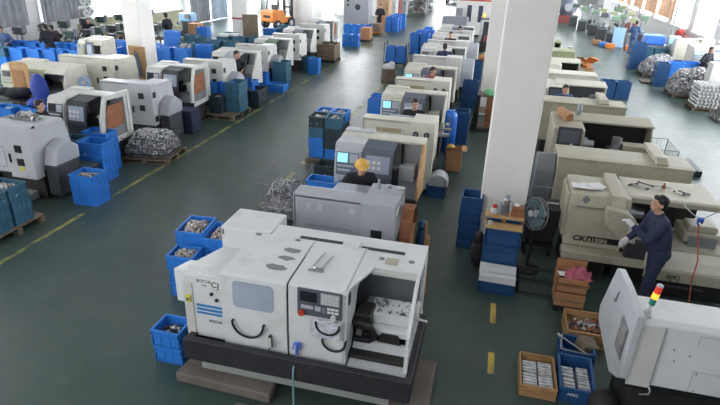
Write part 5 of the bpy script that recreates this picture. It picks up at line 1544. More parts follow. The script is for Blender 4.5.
# right end of the blue-grey lathe: curved rusty guard, blue sack, stakes
t = thing('guard_sheet', 'curved rusty brown guard sheet at the right end of the blue-grey lathe', 'guard', (-.90, 7.05, .1))
mb = MB(); mb.slab([(6.72 + .30 * math.cos(a) * 1.0 + .3, .92 + .36 * math.sin(a)) for a in [PI, PI * .8, PI * .6, PI * .4, PI * .2, 0]] + [(7.32, .12)], .02, -.98, -.82)
mb.slab([(6.70, .10), (6.72, .94)], .02, -.98, -.82)
mb.build('sheet', 'rust', t, **WB)
MB().box(-.98, -.82, 6.74, 7.3, .1, .9).build('core', 'card', t, **WB)
o = MB().ball((-.72, 7.35, .55), (.10, .13, .45), 12, 10).ball((-.72, 7.3, .98), (.07, .08, .08), 10, 6).build('sack', 'blue_d', None, world=True, smooth=60); o.location.z = 0
tag(o, 'thin blue plastic sack standing right of the rusty guard sheet', 'sack')
for i, (a, b) in enumerate((((-.62, 7.1, .02), (-.66, 7.2, 1.0)), ((-.55, 6.8, .02), (-.60, 7.05, .85)))):
    mesh_thing('wooden_stake', MB().tube([a, b], .022, 6), 'wood', ('taller', 'shorter')[i] + ' wooden stake leaning at the right end of the blue-grey lathe', 'stake')
o = MB().ball((-1.06, 7.0, 1.52), (.06, .05, .03), 10, 6).ball((-1.22, 7.06, 1.515), (.05, .05, .028), 10, 6).build('rag', 'casting', None, world=True, smooth=60)
tag(o, 'grey crumpled rags on the cabinet top of the blue-grey lathe', 'rag'); o.location.z = 1.503
t = thing('bottle', 'small clear bottle on the cabinet top of the blue-grey lathe', 'bottle', (-1.36, 7.0, 1.503))
MB().lathe([(.03, 0), (.032, .07), (.014, .10), (.014, .12)], n=14).build('body', 'clear', t, smooth=50)
MB().lathe([(.017, .12), (.017, .135)], n=12).build('cap', 'wgrey', t)
mesh_thing('paper_sheet', MB().rbox((-1.02, 6.62, 1.30), (.006, .16, .24), (.1, .12, 0)), 'paper', 'white paper hanging on the right edge of the blue-grey lathe', 'paper')
o = mesh_thing('cover_sheet', MB().rbox((-2.22, 7.60, 1.10), (.50, .36, .02), (-.25, 0, 0)), 'mgrey', 'dark grey sloping cover sheet between the worker in the yellow cap and the grey lathe', 'cover')

# the lit lathe in front of the yellow-capped worker
root = [q for q in bpy.data.objects if q.get('label', '').startswith('pale lathe with lit screen')][0]
MB().box(-.22, .18, -.475, -.462, .70, .82).build('yellow_sign', 'yellow', root)
MB().box(.30, .42, -.50, -.46, .66, 1.14).build('black_post', 'black', root)
MB().rbox((.16, -.40, 1.2), (.17, .012, .26), (-.15, 0, 0)).build('paper_notice', 'paper', root)

# things along the narrow aisle
t = thing('motor_cover', 'grey half-round motor cover lying on the low blue crate right of the lit lathe', 'cover', (-.80, 10.25, .27))
mb = MB(); pts = [(.20 * math.cos(a), .24 * math.sin(a)) for a in [PI * i / 12 for i in range(13)]]
mb.prism([(-.80 + p[0], .272 + p[1]) for p in pts], 10.36, 10.72, 'y')
mb.build('shell', 'grey', t, smooth=40, **WB)
MB().tube([(-.66, 10.36, .30), (-.62, 10.34, .40), (-.70, 10.33, .5)], .012, 6).build('pipe', 'steel', t, **WB)
t = thing('tool_stand', 'upright steel stand with clamps beside the brown box in the narrow aisle', 'stand', (-.95, 12.0, 0))
MB().lathe([(.14, 0), (.14, .02), (.03, .04)], n=16).build('base', 'soot', t, smooth=40)
MB().cyl((0, 0, .02), (0, 0, 1.15), .018, 8).cyl((.14, .05, .02), (.16, .05, 1.30), .016, 8).build('pole', 'steel', t)
MB().box(-.10, .18, -.03, .08, .82, .90).box(-.05, .22, -.05, .02, .98, 1.04).build('clamp', 'steel', t, bev=.01)
MB().ball((.10, .02, 1.10), (.05, .04, .06), 10, 6).build('vice_head', 'casting', t, smooth=60)
t = thing('cardboard_box', 'brown cardboard box with a yellow bag in the narrow aisle', 'box', (-.64, 12.25, 0))
MB().box(-.19, .19, -.2, .2, 0, .012).box(-.19, .19, -.2, -.188, 0, .5).box(-.19, .19, .188, .2, 0, .5).box(-.19, -.178, -.2, .2, 0, .5).box(.178, .19, -.2, .2, 0, .5).build('body', 'card', t)
MB().rbox((0, -.22, .54), (.37, .01, .13), (.5, 0, 0)).build('flap', 'card', t)
MB().rbox((.23, 0, .52), (.12, .39, .01), (0, .3, 0)).build('flap', 'card', t)
o = MB().ball((-.72, 12.2, .50), (.10, .10, .12), 12, 8).build('bag', 'yellow', None, world=True, smooth=60)
tag(o, 'yellow plastic bag standing in the brown cardboard box', 'bag'); o.location.z = .38
t = thing('drum', 'bright blue plastic drum with rounded top right of the nearest round-vent lathe', 'drum', (-.90, 13.55, 0))
MB().lathe([(.17, 0), (.185, .02), (.19, .45), (.195, .47), (.19, .49), (.19, .92), (.16, .99), (.08, 1.03)], n=24).build('body', 'bagblue', t, smooth=50)
MB().lathe([(.09, 1.02), (.095, 1.06), (.03, 1.075)], n=20).build('lid', 'blue', t, smooth=50)

# the rack with the green cap beside the second column
t = thing('cart', 'brown rack cart with a green cap on top left of the farther column', 'cart', (-.05, 15.9, 0))
for z_ in (.10, .55, 1.0): MB().box(-.24, .24, -.30, .30, z_, z_ + .03).build('shelf', 'greywood', t)
for sx in (-.22, .22):
    for sy in (-.28, .28):
        p_ = MB().box(sx - .02, sx + .02, sy - .02, sy + .02, .05, 1.05).build('post', 'soot', t)
        MB().cyl((sx - .015, sy, .05), (sx + .015, sy, .05), .05, 12).build('caster', 'rubber', p_, smooth=40)
MB().box(-.02, .22, -.305, -.285, .16, 1.0).build('side_board', 'rust', t)
o = MB().ball((-.02, 15.8, 1.10), (.15, .17, .085), 14, 8).ball((.0, 15.66, 1.06), (.11, .09, .03), 12, 6).build('cap', 'mint', None, world=True, smooth=60)
tag(o, 'pale green cloth cap lying on the brown rack cart', 'cap'); o.location.z = 1.031
o = MB().tube([(-.36, 15.75, .02), (-.34, 15.72, .5), (-.30, 15.8, 1.0)], [.06, .07, .05], 8).tube([(-.42, 15.6, .02), (-.36, 15.72, .55)], .035, 6).build('coat', 'darkcloth', None, world=True, smooth=60)
tag(o, 'dark coat hanging on the left of the brown rack cart', 'coat'); o.location.z = 0
t = thing('bundle', 'bundle of brown and olive rags on the crates up the narrow aisle', 'bundle', (-.45, 22.4, .905))
MB().ball((0, 0, .12), (.2, .2, .14), 12, 8).build('rag', 'card', t, smooth=60)
MB().ball((.05, .1, .24), (.12, .12, .10), 10, 6).build('rag', 'olive', t, smooth=60)

# black trolley with blue bins and the white sacks
t = thing('trolley', 'black-framed trolley holding blue crates by the right yellow line', 'trolley', (-4.39, 25.1, 0))
MB().box(-.50, .50, -.30, .30, .09, .138).build('deck', 'black', t)
for sx in (-.50, .50):
    MB().tube([(sx, -.31, .1), (sx, -.31, 1.0), (sx, .31, 1.0), (sx, .31, .1)], .018, 6).build('hoop', 'black', t)
for sx in (-.44, .44):
    for sy in (-.24, .24): MB().cyl((sx - .02, sy, .05), (sx + .02, sy, .05), .05, 12).build('caster', 'rubber', t, smooth=40)
t = thing('drum', 'grey tin of white sacks standing before the black-framed trolley', 'drum', (-4.0, 21.4, 0))
MB().lathe([(.26, 0), (.28, .02), (.28, .5), (.26, .5)], n=20).build('body', 'greywood', t, smooth=40)
MB().ball((0, 0, .56), (.24, .22, .14), 12, 8).ball((.1, .05, .68), (.13, .13, .09), 10, 6).build('sacks', 'paper', t, smooth=60)

# papers and tools on the long lathe
mb = MB()
for i, (dx, dy, rz) in enumerate(((0, 0, .2), (.07, .02, .35), (.13, .04, .1), (.18, -.02, .3), (-.03, -.04, .05), (.22, .03, .5))):
    mb.rbox((1.55 + dx, 8.38 + dy, 1.378 + i * .005), (.24, .19, .004), (.02 * i - .04, .03, rz))
mesh_thing('paper_stack', mb, 'paper', 'fanned stack of white papers on the headstock cover of the long lathe', 'papers').location.z = 1.372
for i, (x, y, L, rz, nm) in enumerate(((2.36, 8.72, .16, .6, 'leftmost'), (2.44, 8.66, .24, -.55, 'second'), (2.56, 8.80, .22, -.6, 'third'), (2.98, 8.56, .14, -.7, 'fourth'), (3.06, 8.60, .14, -.8, 'rightmost'))):
    tq = thing('wrench', '%s of the five hand tools lying on the roof of the long lathe' % nm, 'tool', (x, y, 1.377), rz)
    MB().box(-L / 2, L / 2, -.012, .012, .0, .012).build('shaft', 'steel' if i % 2 else 'soot', tq)
    MB().cyl((L / 2, 0, 0), (L / 2, 0, .014), .026, 10).cyl((-L / 2, 0, 0), (-L / 2, 0, .014), .02, 10).build('jaw', 'soot', tq)
t = thing('oil_can', 'small brown oiler standing on the roof of the long lathe', 'oil can', (2.80, 8.72, 1.375))
MB().lathe([(.03, 0), (.032, .03), (.012, .06), (.012, .085)], n=12).build('body', 'rust', t, smooth=40)
MB().tube([(-.14, .01, .02), (.12, -.01, .02)], .008, 6).build('spout', 'steel', t)
t = thing('air_gun', 'blue air gun hung on two pale hoses before the long lathe', 'air gun', (3.16, 8.0, 1.2))
MB().ball((3.16, 8.0, 1.22), (.05, .035, .04), 10, 6).tube([(3.16, 8.0, 1.24), (3.13, 8.0, 1.17), (3.16, 8.0, 1.13)], .016, 6).tube([(3.20, 8.0, 1.24), (3.19, 8.0, 1.16)], .012, 6).build('body', 'gun', t, smooth=60, **WB)
MB().tube([(3.13, 8.0, 1.24), (3.04, 8.03, 1.29), (2.95, 8.08, 1.36), (2.92, 8.2, 1.40)], .008, 6).tube([(3.18, 8.0, 1.24), (3.30, 8.05, 1.30), (3.46, 8.12, 1.36), (3.52, 8.3, 1.40)], .008, 6).build('pale_hose', 'wgrey', t, smooth=60, **WB)
MB().tube([(3.16, 8.0, 1.14), (3.17, 7.9, .95), (3.18, 7.72, .70), (3.17, 7.68, .4), (3.2, 7.6, .02), (3.35, 7.45, .012)], .009, 6).build('orange_hose', 'redhose', t, smooth=60, **WB)
t = thing('stool', 'small pale stool beside the front panel of the long lathe', 'stool', (3.22, 7.02, 0))
t.scale = (.7, .7, .7)
MB().box(-.18, .18, -.14, .14, .30, .33).build('seat', 'wgrey', t)
for sx in (-.15, .15):
    for sy in (-.11, .11): MB().box(sx - .015, sx + .015, sy - .015, sy + .015, 0, .30).build('leg', 'mgrey', t)
# on the second open lathe
o = mesh_thing('wood_block', MB().prism([(-.06, 0), (-.08, .10), (-.02, .16), (.06, .16), (.08, .05), (.05, 0)], -.35, .25, 'y'), 'card', 'brown bent board resting on the roof corner of the second open cream lathe', 'board')
o.location = (1.62, 12.2, 1.475); o.rotation_euler = (0, 0, .25)
t = thing('jar', 'pale plastic jar beside the brown board on the second open lathe', 'jar', (1.95, 12.55, 1.50))
MB().lathe([(.05, 0), (.055, .02), (.055, .16), (.03, .20), (.03, .23)], n=16).build('body', 'clear', t, smooth=50)
MB().lathe([(.034, .23), (.034, .25)], n=12).build('cap', 'white', t)
# cardboard pieces past the right row
t = thing('cardboard_pile', 'pile of torn brown cardboard beyond the right row of lathes', 'cardboard', (3.75, 25.0, 0))
R3 = random.Random(8)
for i in range(7):
    MB().rbox((R3.uniform(-.15, .25), R3.uniform(-.2, .2), .55 + i * .05), (R3.uniform(.3, .55), R3.uniform(.3, .5), .03), (R3.uniform(-.7, .7), R3.uniform(-.5, .5), R3.uniform(0, 3))).build('piece', 'card' if i % 3 else 'orange', t)
MB().box(-.25, .3, -.3, .3, 0, .58).build('box', 'card', t)

# ------------------------------------------------------------------ left block
db = mesh_thing('drawing_board', MB().prism([(-12.60, 0), (-12.60, 1.36), (-11.96, 1.34), (-11.96, 0)], 17.22, 17.27, 'y'), 'ply', 'wide stained wooden board leaning on the front of the left column', 'board')
MB().prism([(-12.30, .3), (-12.42, .9), (-12.36, 1.2), (-12.24, 1.1), (-12.18, .7), (-12.16, .3)], 17.19, 17.22, 'y').build('cloth_strip', 'bluegrey', db, world=True)
t = thing('board', 'upright tan wooden board with a grey sign in front of the old cream lathe', 'board', (-12.5, 12.3, 0))
MB().box(-12.80, -12.22, 12.30, 12.34, .45, 1.50).prism([(-12.80, 1.50), (-12.72, 1.58), (-12.30, 1.58), (-12.22, 1.50)], 12.30, 12.34, 'y').build('panel', 'ply', t, **WB)
MB().box(-12.74, -12.36, 12.285, 12.30, .70, 1.36).build('inset', 'card', t, **WB)
sg = MB().box(-12.78, -12.26, 12.28, 12.30, .48, .66).build('sign', 'dgrey', t, **WB)
text('PASS', .13, (-12.70, 12.277, .515), (PI / 2, 0, 0), 'paper', sg)
MB().box(-12.78, -12.72, 12.31, 12.5, 0, .5).box(-12.32, -12.26, 12.31, 12.5, 0, .5).build('stand', 'wood', t, **WB)
t = thing('chair', 'office chair under a dark blue cover beside the tan board', 'chair', (-11.75, 12.1, 0))
MB().ball((0, 0, .95), (.26, .16, .42), 14, 10).ball((0, -.12, .62), (.28, .30, .16), 14, 8).build('cover', 'bluesheet', t, smooth=60)
MB().cyl((0, 0, .06), (0, 0, .55), .03, 10).build('post', 'black', t)
for k in range(5):
    a = 2 * PI * k / 5
    MB().tube([(0, 0, .09), (.26 * math.cos(a), .26 * math.sin(a), .05)], .02, 6).ball((.26 * math.cos(a), .26 * math.sin(a), .03), .03, 8, 6).build('foot', 'black', t)
o = MB().ball((-12.55, 12.05, .80), (.32, .28, .14), 14, 8).ball((-12.3, 12.1, .84), (.22, .2, .12), 12, 8).ball((-12.75, 11.95, .84), (.18, .2, .11), 12, 8).build('clothes', 'darkcloth', None, world=True, smooth=50)
tag(o, 'heap of black work clothes on a stand at the far left edge', 'clothes')
t = thing('table', 'low dark table under the heap of black work clothes', 'table', (-12.55, 12.05, 0))
MB().box(-.40, .40, -.28, .28, .62, .66).build('top', 'dgrey', t)
for sx in (-.36, .36):
    for sy in (-.24, .24): MB().box(sx - .02, sx + .02, sy - .02, sy + .02, 0, .62).build('leg', 'dgrey', t)
o.location.z = .661
o = MB().ball((-9.8, 12.45, .74), (.18, .15, .10), 12, 8).ball((-9.72, 12.5, .80), (.09, .09, .07), 10, 6).build('sacking', 'paper', None, world=True, smooth=60)
tag(o, 'white sacking spilling from the blue crates behind the brown-lined lathe', 'cloth')
o = pile(-8.45, 8.25, 1.485, .50, .22, .12, 34, 'casting_w', 'row of bright metal pieces on top of the lathe at the left edge', r=.03, seed=1)
cage(-7.55, 10.76, 1.08, .98, .44, 'low dark mesh pen around the scrap heap of the left row', .15, .07, 'dgrey').location.z = .121
mesh_thing('slab', MB().box(-9.9, -8.25, 7.25, 8.0, 0, .16), 'slab', 'pale concrete slab on the floor under the lathe at the left edge', 'slab', bev=.02)
mesh_thing('bin', MB().prism([(-8.05, 0), (-8.2, .5), (-7.55, .5), (-7.6, 0)], 8.5, 8.9, 'y'), 'dteal', 'dark oily bin on the floor beside the grey belt cover at the left', 'bin', bev=.02)
mesh_thing('bin', MB().box(-8.10, -7.6, 12.62, 13.1, 0, .60), 'navy', 'dark blue box on the floor before the lathe with the dark guard', 'bin', bev=.02)
# cardboard bin far up the left row
t = thing('pallet_box', 'worn cardboard bin of parts beside the left yellow line', 'box', (-7.52, 24.8, 0))
MB().box(-.42, .42, -.5, .5, .10, .13).box(-.42, .42, -.5, -.47, .1, .80).box(-.42, .42, .47, .5, .1, .80).box(-.42, -.39, -.5, .5, .1, .80).box(.39, .42, -.5, .5, .1, .80).build('walls', 'greywood', t, bev=.01)
MB().box(-.45, .45, -.52, .52, 0, .1).build('skid', 'soot', t)
pile(-7.52, 24.8, .131, .76, .9, .66, 160, 'casting', 'grey parts filling the worn cardboard bin', r=.04, seed=2)
t = thing('cardboard_box', 'plain brown carton on a skid past the cardboard bin', 'box', (-7.42, 32.0, 0))
MB().box(-.28, .28, -.4, .4, .1, .75).build('carton', 'card', t, bev=.01)
MB().box(-.32, .32, -.42, .42, 0, .1).build('skid', 'soot', t)
t = thing('hand_truck', 'orange pallet truck with a wooden crate down the main aisle', 'pallet truck', (-7.65, 35.6, 0))
MB().box(-.35, .35, -.5, .5, .06, .14).build('forks', 'orange', t)
MB().box(-.33, .33, -.45, .45, .15, .62).build('crate', 'greywood', t, bev=.01)
MB().tube([(.38, -.2, .1), (.42, -.2, 1.1), (.42, .2, 1.1), (.38, .2, .1)], .025, 6).build('handle', 'orange', t)

# benches with small drilling machines along the left wall
def drill(x, y, rz, label, body='dgreen', hgt=1.35, bench=True, motor='mgrey'):
    t = thing('drill_press', label, 'machine', (x, y, 0), rz)
    if bench:
        MB().box(-.35, .35, -.3, .3, .72, .78).build('bench_top', 'greywood', t)
        for sx in (-.31, .31):
            for sy in (-.26, .26): MB().box(sx - .025, sx + .025, sy - .025, sy + .025, 0, .72).build('leg', 'soot', t)
    b0 = .78 if bench else .75
    if not bench:
        MB().box(-.20, .20, -.24, .24, 0, .70).build('pedestal', 'dgrey' if body != 'olive' else 'mgrey', t, bev=.02)
        MB().box(-.26, .26, -.32, .26, .70, .75).build('table', 'mgrey', t)
    MB().box(-.16, .16, -.22, .2, b0, b0 + .06).box(-.13, .13, -.2, .05, b0 + .06, b0 + .09).build('foot', body, t, bev=.01)
    MB().cyl((0, .12, b0), (0, .12, hgt + .1), .05, 12).build('column', 'steel', t, smooth=40)
    MB().box(-.11, .11, -.22, .26, hgt - .12, hgt + .16).build('head', body, t, bev=.04)
    MB().cyl((0, .30, hgt - .05), (0, .30, hgt + .24), .09, 14).build('motor', motor, t, smooth=40)
    MB().cyl((0, -.12, hgt - .12), (0, -.12, hgt - .30), .03, 10, .018).build('spindle', 'steel', t, smooth=40)
    MB().tube([(.11, -.1, hgt), (.24, -.16, hgt - .10)], .012, 6).tube([(.11, -.1, hgt), (.2, -.2, hgt + .08)], .012, 6).build('feed_lever', 'steel', t)
    return t
LP = ['first', 'second', 'third', 'fourth', 'fifth', 'sixth', 'seventh', 'eighth', 'ninth', 'tenth']
for i in range(8):
    drill(-18.9 + .12 * (i % 2), 19.0 + i * 1.25, -PI / 2, 'dark bench drill, %s from the near end along the left windows' % LP[i], 'dgreen' if i % 3 else 'dgrey', 1.25)
for i in range(3):
    drill(-16.0 + i * .9, 22.6 + .25 * i, 0, 'dark bench drill, %s from the left in the row behind the blue crates' % LP[i], 'dgrey' if i % 2 else 'olive', 1.2)
for i, (y, z) in enumerate(((24.45, 1.75), (24.15, 1.28))):
    pass
for i in range(6):
    drill(-17.3 + .15 * (i % 2), 19.9 + i * .85, -PI / 2 + .2, 'low dark bench drill, %s from the near end in front of the window benches' % LP[i], 'dgrey' if i % 2 else 'dgreen', 1.1)
t = thing('wall_fan', 'pair of round white fans on the wall pier between the left windows', 'fan', (-19.9, 24.25, 1.8))
for dy, dz in ((-.2, .25), (.25, .2), (-.1, -.3), (.3, -.25)):
    f_ = MB().cyl((.0, dy, dz), (.16, dy, dz), .20, 20).build('fan_head', 'wgrey', t, smooth=40)
    MB().cyl((.16, dy, dz), (.18, dy, dz), .06, 12).build('hub', 'mgrey', f_, smooth=40)
# motors and parts on the crates left of the column
for i, (x, y, mt, lb) in enumerate(((-14.45, 18.85, 'dgrey', 'dark grey motor on the blue crates left of the column'), (-14.62, 19.0, 'wgrey', 'pale motor on the blue crates left of the column'),
                                    (-13.75, 19.2, 'soot', 'black motor on the half hidden blue crates by the column'))):
    t = thing('motor', lb, 'motor', (x, y, .963))
    MB().cyl((-.12, 0, .11), (.12, 0, .11), .10, 16).build('body', mt, t, smooth=40)
    MB().box(-.10, .10, -.09, .09, 0, .03).build('foot', 'soot', t)
    MB().cyl((.12, 0, .11), (.18, 0, .11), .02, 8).build('shaft', 'steel', t)
o = pile(-14.1, 19.9, .0, .9, .7, .62, 120, 'casting_d', 'heap of dark turned parts between the blue crates left of the column', r=.05, seed=3)
# bits on the middle block
for i, (x, y, lb) in enumerate(((-12.1, 23.5, 'white parcel on the teal crates of the middle block'), (-11.75, 23.8, 'second white parcel at the right of the teal crates of the middle block'))):
    mesh_thing('parcel', MB().rbox((x, y, 1.03), (.42, .3, .12), (0, 0, .3)), 'paper', lb, 'parcel', bev=.02).location.z = .963
o = pile(-12.0, 20.0, .963, .4, .3, .12, 40, 'casting_w', 'white caps heaped on the nearest blue crates of the middle block', r=.03, seed=0)
t = thing('machine', 'blue and white bench machine under the bright window right of the left column', 'machine', (-17.2, 29.2, 0))
MB().box(-.5, .5, -.4, .4, 0, .8).build('bench', 'dgrey', t)
MB().box(-.4, .4, -.3, .3, .8, 1.25).build('body', 'lightblue', t, bev=.05)
MB().cyl((.2, -.35, 1.1), (.2, -.5, 1.1), .14, 14).build('wheel', 'mgrey', t, smooth=40)
mesh_thing('cardboard_box', MB().box(-15.6, -15.0, 26.4, 26.9, .0, 1.05), 'card', 'tall carton beside the bench machine right of the left column', 'box', bev=.02)
mesh_thing('plywood_sheet', MB().rbox((-11.95, 26.05, .85), (.75, .05, 1.7), (-.08, 0, .5)), 'greywood', 'brown sheet leaning beside the red-banded column', 'board')

# forklift
def forklift(x, y, rz):
    t = thing('forklift', 'orange forklift with tall mast behind the red-banded column', 'forklift', (x, y, 0), rz)
    MB().prism([(-1.0, .35), (-1.0, 1.0), (-.8, 1.15), (-.2, 1.15), (-.1, .75), (.6, .70), (.75, .35)], -.55, .55).build('chassis', 'orange', t, bev=.03)
    MB().prism([(-1.25, .45), (-1.25, 1.05), (-1.0, 1.15), (-1.0, .4)], -.55, .55).build('counterweight', 'orange', t, bev=.06)
    MB().box(-.30, .30, -1.258, -1.245, .68, .84).build('rear_plate', 'black', t)
    for sx in (-.5, .5):
        for sy, r in ((-.85, .28), (.45, .34)):
            w_ = MB().cyl((sx - .12, sy, r), (sx + .12, sy, r), r, 20).build('wheel', 'rubber', t, smooth=40)
            MB().cyl((sx - .125, sy, r), (sx + .125, sy, r), r * .5, 14).build('rim', 'wgrey', w_, smooth=40)
    for sx in (-.46, .46):
        MB().tube([(sx, -.75, 1.1), (sx, -.6, 2.1), (sx, .35, 2.1), (sx, .5, .75)], .04, 6).build('roof_post', 'black', t)
    rf = MB()
    for i in range(6): rf.box(-.46, .46, -.58 + i * .17, -.53 + i * .17, 2.08, 2.12)
    rf.build('overhead_guard', 'black', t)
    MB().box(-.26, .26, -.45, .05, .9, 1.02).box(-.26, .26, -.52, -.42, 1.0, 1.45).build('seat', 'black', t, bev=.04)
    for sx in (-.32, .32):
        MB().box(sx - .06, sx + .06, .75, .90, .1, 2.7).build('mast_rail', 'soot', t)
        MB().box(sx - .05, sx + .05, .95, 1.95, .06, .11).build('fork', 'soot', t)
    MB().box(-.4, .4, .75, .88, 1.2, 1.3).box(-.4, .4, .75, .88, 2.55, 2.65).build('mast_crossbar', 'soot', t)
    return t
forklift(-14.1, 35.4, -.35)
# big grey cabinet machine, white machine, racks at the far end
t = thing('cabinet', 'big grey box machine with an oval window behind the blue crate row', 'machine', (-9.85, 39.6, 0))
MB().box(-.9, .9, -.6, .6, .1, 1.95).build('body', 'grey', t, bev=.03)
MB().box(-.85, .85, -.5, .5, 0, .1).build('plinth', 'soot', t)
MB().cyl((.12, -.61, 1.25), (.12, -.60, 1.25), .20, 20).build('oval_window', 'dgrey', t)
MB().box(-.66, -.52, -.612, -.6, 1.58, 1.72).build('vent', 'black', t)
MB().box(-.66, -.52, -.612, -.6, 1.30, 1.44).build('vent', 'black', t)
MB().box(-.40, -.39, -.606, -.6, .2, 1.9).build('door_seam', 'mgrey', t)
t = thing('machining_center', 'tall white machine with two dark windows at the far end of the centre row', 'machine', (-1.5, 38.2, 0))
MB().box(-1.3, 1.1, -1.0, 1.0, .1, 2.3).build('body', 'white', t, bev=.04)
MB().box(-1.2, 1.0, -.9, .9, 0, .1).build('plinth', 'soot', t)
for x in (-.45, .25):
    d_ = MB().box(x - .26, x + .26, -1.02, -1.0, .5, 2.1).build('door', 'white', t)
    MB().box(x - .14, x + .14, -1.03, -1.02, .9, 1.9).build('window', 'glass_d', d_)
MB().box(-1.1, 1.0, -1.01, -1.0, 2.15, 2.25).build('red_stripe', 'red', t)
MB().box(-1.28, -.85, -1.25, -1.0, .9, 1.7).build('control_box', 'mgrey', t, bev=.02)
t = thing('machine', 'hump-backed grey machine before the tall white one', 'machine', (-2.55, 34.2, 0))
MB().prism([(-.7, .3), (-.65, .9), (-.35, 1.45), (.35, 1.45), (.7, .9), (.75, .3)], -.75, .75, 'x').build('hood', 'mgrey', t, bev=.08)
MB().box(-.8, .8, -.75, .75, 0, .3).build('base', 'soot', t)
MB().box(-.5, -.1, -.74, -.70, .5, .8).build('label_plate', 'wgrey', t)
t = thing('machine', 'open dark-framed machine with an orange light right of the hump-backed grey one', 'machine', (-.42, 31.2, 0))
MB().box(-.55, .55, -.5, .5, 0, .55).build('base', 'soot', t)
for sx in (-.5, .5):
    for sy in (-.45, .45): MB().box(sx - .05, sx + .05, sy - .05, sy + .05, .55, 1.75).build('post', 'wgrey', t)
MB().box(-.55, .55, -.5, .5, 1.65, 1.78).build('top', 'mgrey', t)
MB().box(-.4, .4, .2, .4, .55, 1.5).build('head', 'dgrey', t)
MB().box(-.3, .3, -.3, .1, .55, .8).build('vice', 'redcloth', t)
MB().cyl((-.4, -.4, 1.78), (-.4, -.4, 1.98), .06, 12).build('lamp', 'lamp_a', t)
def rack(x, y, w, d, label, n=4, hgt=2.0):
    t = thing('storage_rack', label, 'rack', (x, y, 0))
    for sx in (-w / 2, w / 2):
        for sy in (-d / 2, d / 2): MB().box(sx - .04, sx + .04, sy - .04, sy + .04, 0, hgt).build('upright', 'wgrey', t)
    for k in range(n): MB().box(-w / 2, w / 2, -d / 2, d / 2, .15 + k * (hgt - .3) / (n - 1) - .03, .15 + k * (hgt - .3) / (n - 1)).build('shelf', 'mgrey', t)
    return t
for i, (x, y) in enumerate(((-7.2, 50.6), (-7.2, 55.5))):
    rack(x, y, 1.7, 1.3, ('nearer', 'farther')[i] + ' tall rack of castings at the end of the main aisle')
    for k in range(4):
        pile(x, y, .151 + k * .5667, 1.5, 1.1, .42, 90, 'casting' if (k + i) % 2 else 'casting_b', 'castings on the %s shelf of the %s far rack' % (('lowest', 'second', 'third', 'top')[k], ('nearer', 'farther')[i]), r=.07, seed=k)
for i, (x, y, mt) in enumerate(((-8.4, 44.6, 'wgrey'), (-8.5, 46.8, 'redcloth'), (-8.3, 49.0, 'wgrey'), (-8.45, 42.0, 'tan'))):
    t = thing('cabinet', ('pale cabinet by the far side wall', 'reddish cabinet by the far side wall', 'second pale cabinet by the far side wall', 'tan cabinet nearest on the far side wall')[i], 'cabinet', (x, y, 0))
    MB().box(-.45, .45, -.6, .6, 0, 1.9).build('body', mt, t, bev=.02)
    MB().box(-.45, .45, -.615, -.6, .1, 1.85).build('door', mt, t)
    MB().box(.3, .34, -.64, -.615, .9, 1.1).build('handle', 'black', t)
t = thing('car', 'silver car parked beyond the far end of the aisle', 'car', (-5.2, 66.0, 0))
MB().prism([(-2.0, .35), (-2.0, .85), (-1.2, .95), (-.7, 1.4), (.8, 1.4), (1.3, .95), (2.0, .85), (2.0, .35)], -.85, .85).build('body', 'wgrey', t, bev=.08)
MB().prism([(-1.05, .98), (-.68, 1.34), (.78, 1.34), (1.15, .98)], -.87, .87).build('windows', 'glass_d', t)
for sx in (-.8, .8):
    for sy in (-1.25, 1.25): MB().cyl((sx - .1, sy, .32), (sx + .1, sy, .32), .32, 18).build('wheel', 'rubber', t, smooth=40)

# ------------------------------------------------------------------ right side
GX = [(7.7, 36.6, 'olive'), (6.8, 37.4, 'green'), (7.5, 38.9, 'green'), (6.5, 39.6, 'dgrey'), (7.3, 41.0, 'olive'), (6.3, 42.0, 'green'), (7.0, 43.4, 'olive'), (5.9, 44.6, 'green'), (6.7, 46.0, 'mgrey'), (5.6, 47.6, 'dgreen')]
for i, (x, y, m_) in enumerate(GX):
    drill(x, y, PI / 2 + .3 * (i % 2), '%s drill press, %s from the near end of the right-hand row' % ({'olive': 'pale olive', 'green': 'green', 'dgrey': 'dark grey', 'mgrey': 'grey', 'dgreen': 'dark green'}[m_], LP[i]), m_, 1.55, False, 'wgrey')
MR = [(8.6, 38.2, 'green'), (8.4, 41.2, 'olive'), (8.2, 44.2, 'green'), (8.9, 47.0, 'olive')]
for i, (x, y, m_) in enumerate(MR):
    drill(x, y, PI / 2, 'drill press behind the right-hand row, %s from the near end' % LP[i], m_, 1.6, False)
t = thing('cabinet', 'pale blue upright board among the drilling machines on the right', 'board', (7.0, 36.4, 0))
MB().box(-.32, .32, -.03, .03, .02, 1.15).build('panel', 'lightblue', t)
MB().box(-.3, -.24, 0, .3, 0, .1).box(.24, .3, 0, .3, 0, .1).build('foot', 'mgrey', t)
for i, (x, y, m_) in enumerate(((6.55, 36.0, 'orange'), (6.3, 36.5, 'blue'), (7.6, 35.6, 'orange'), (6.0, 37.4, 'card'))):
    mesh_thing('tray', MB().box(x - .25, x + .25, y - .2, y + .2, 0, .26), m_, ('orange tray left of the pale blue board', 'blue tray left of the pale blue board', 'orange tray at the feet of the person in blue', 'brown tray farther left of the pale blue board')[i], 'tray', bev=.02)
t = thing('machine', 'big round-bellied blue motor machine at the far end of the right row', 'machine', (5.3, 50.5, 0))
MB().ball((0, 0, 1.25), (.8, .7, .8), 16, 10).build('drum', 'bluegrey', t, smooth=60)
MB().box(-.8, .8, -.6, .6, 0, .6).build('base', 'redcloth', t, bev=.03)
MB().cyl((0, -.7, 1.25), (0, -.85, 1.25), .3, 16).build('cover', 'wgrey', t, smooth=40)
t = thing('machine', 'grey machine with a bright blue hood and small screen on the right', 'machine', (7.75, 30.6, 0))
MB().box(-.7, .9, -.5, .5, 0, 1.0).build('body', 'mgrey', t, bev=.03)
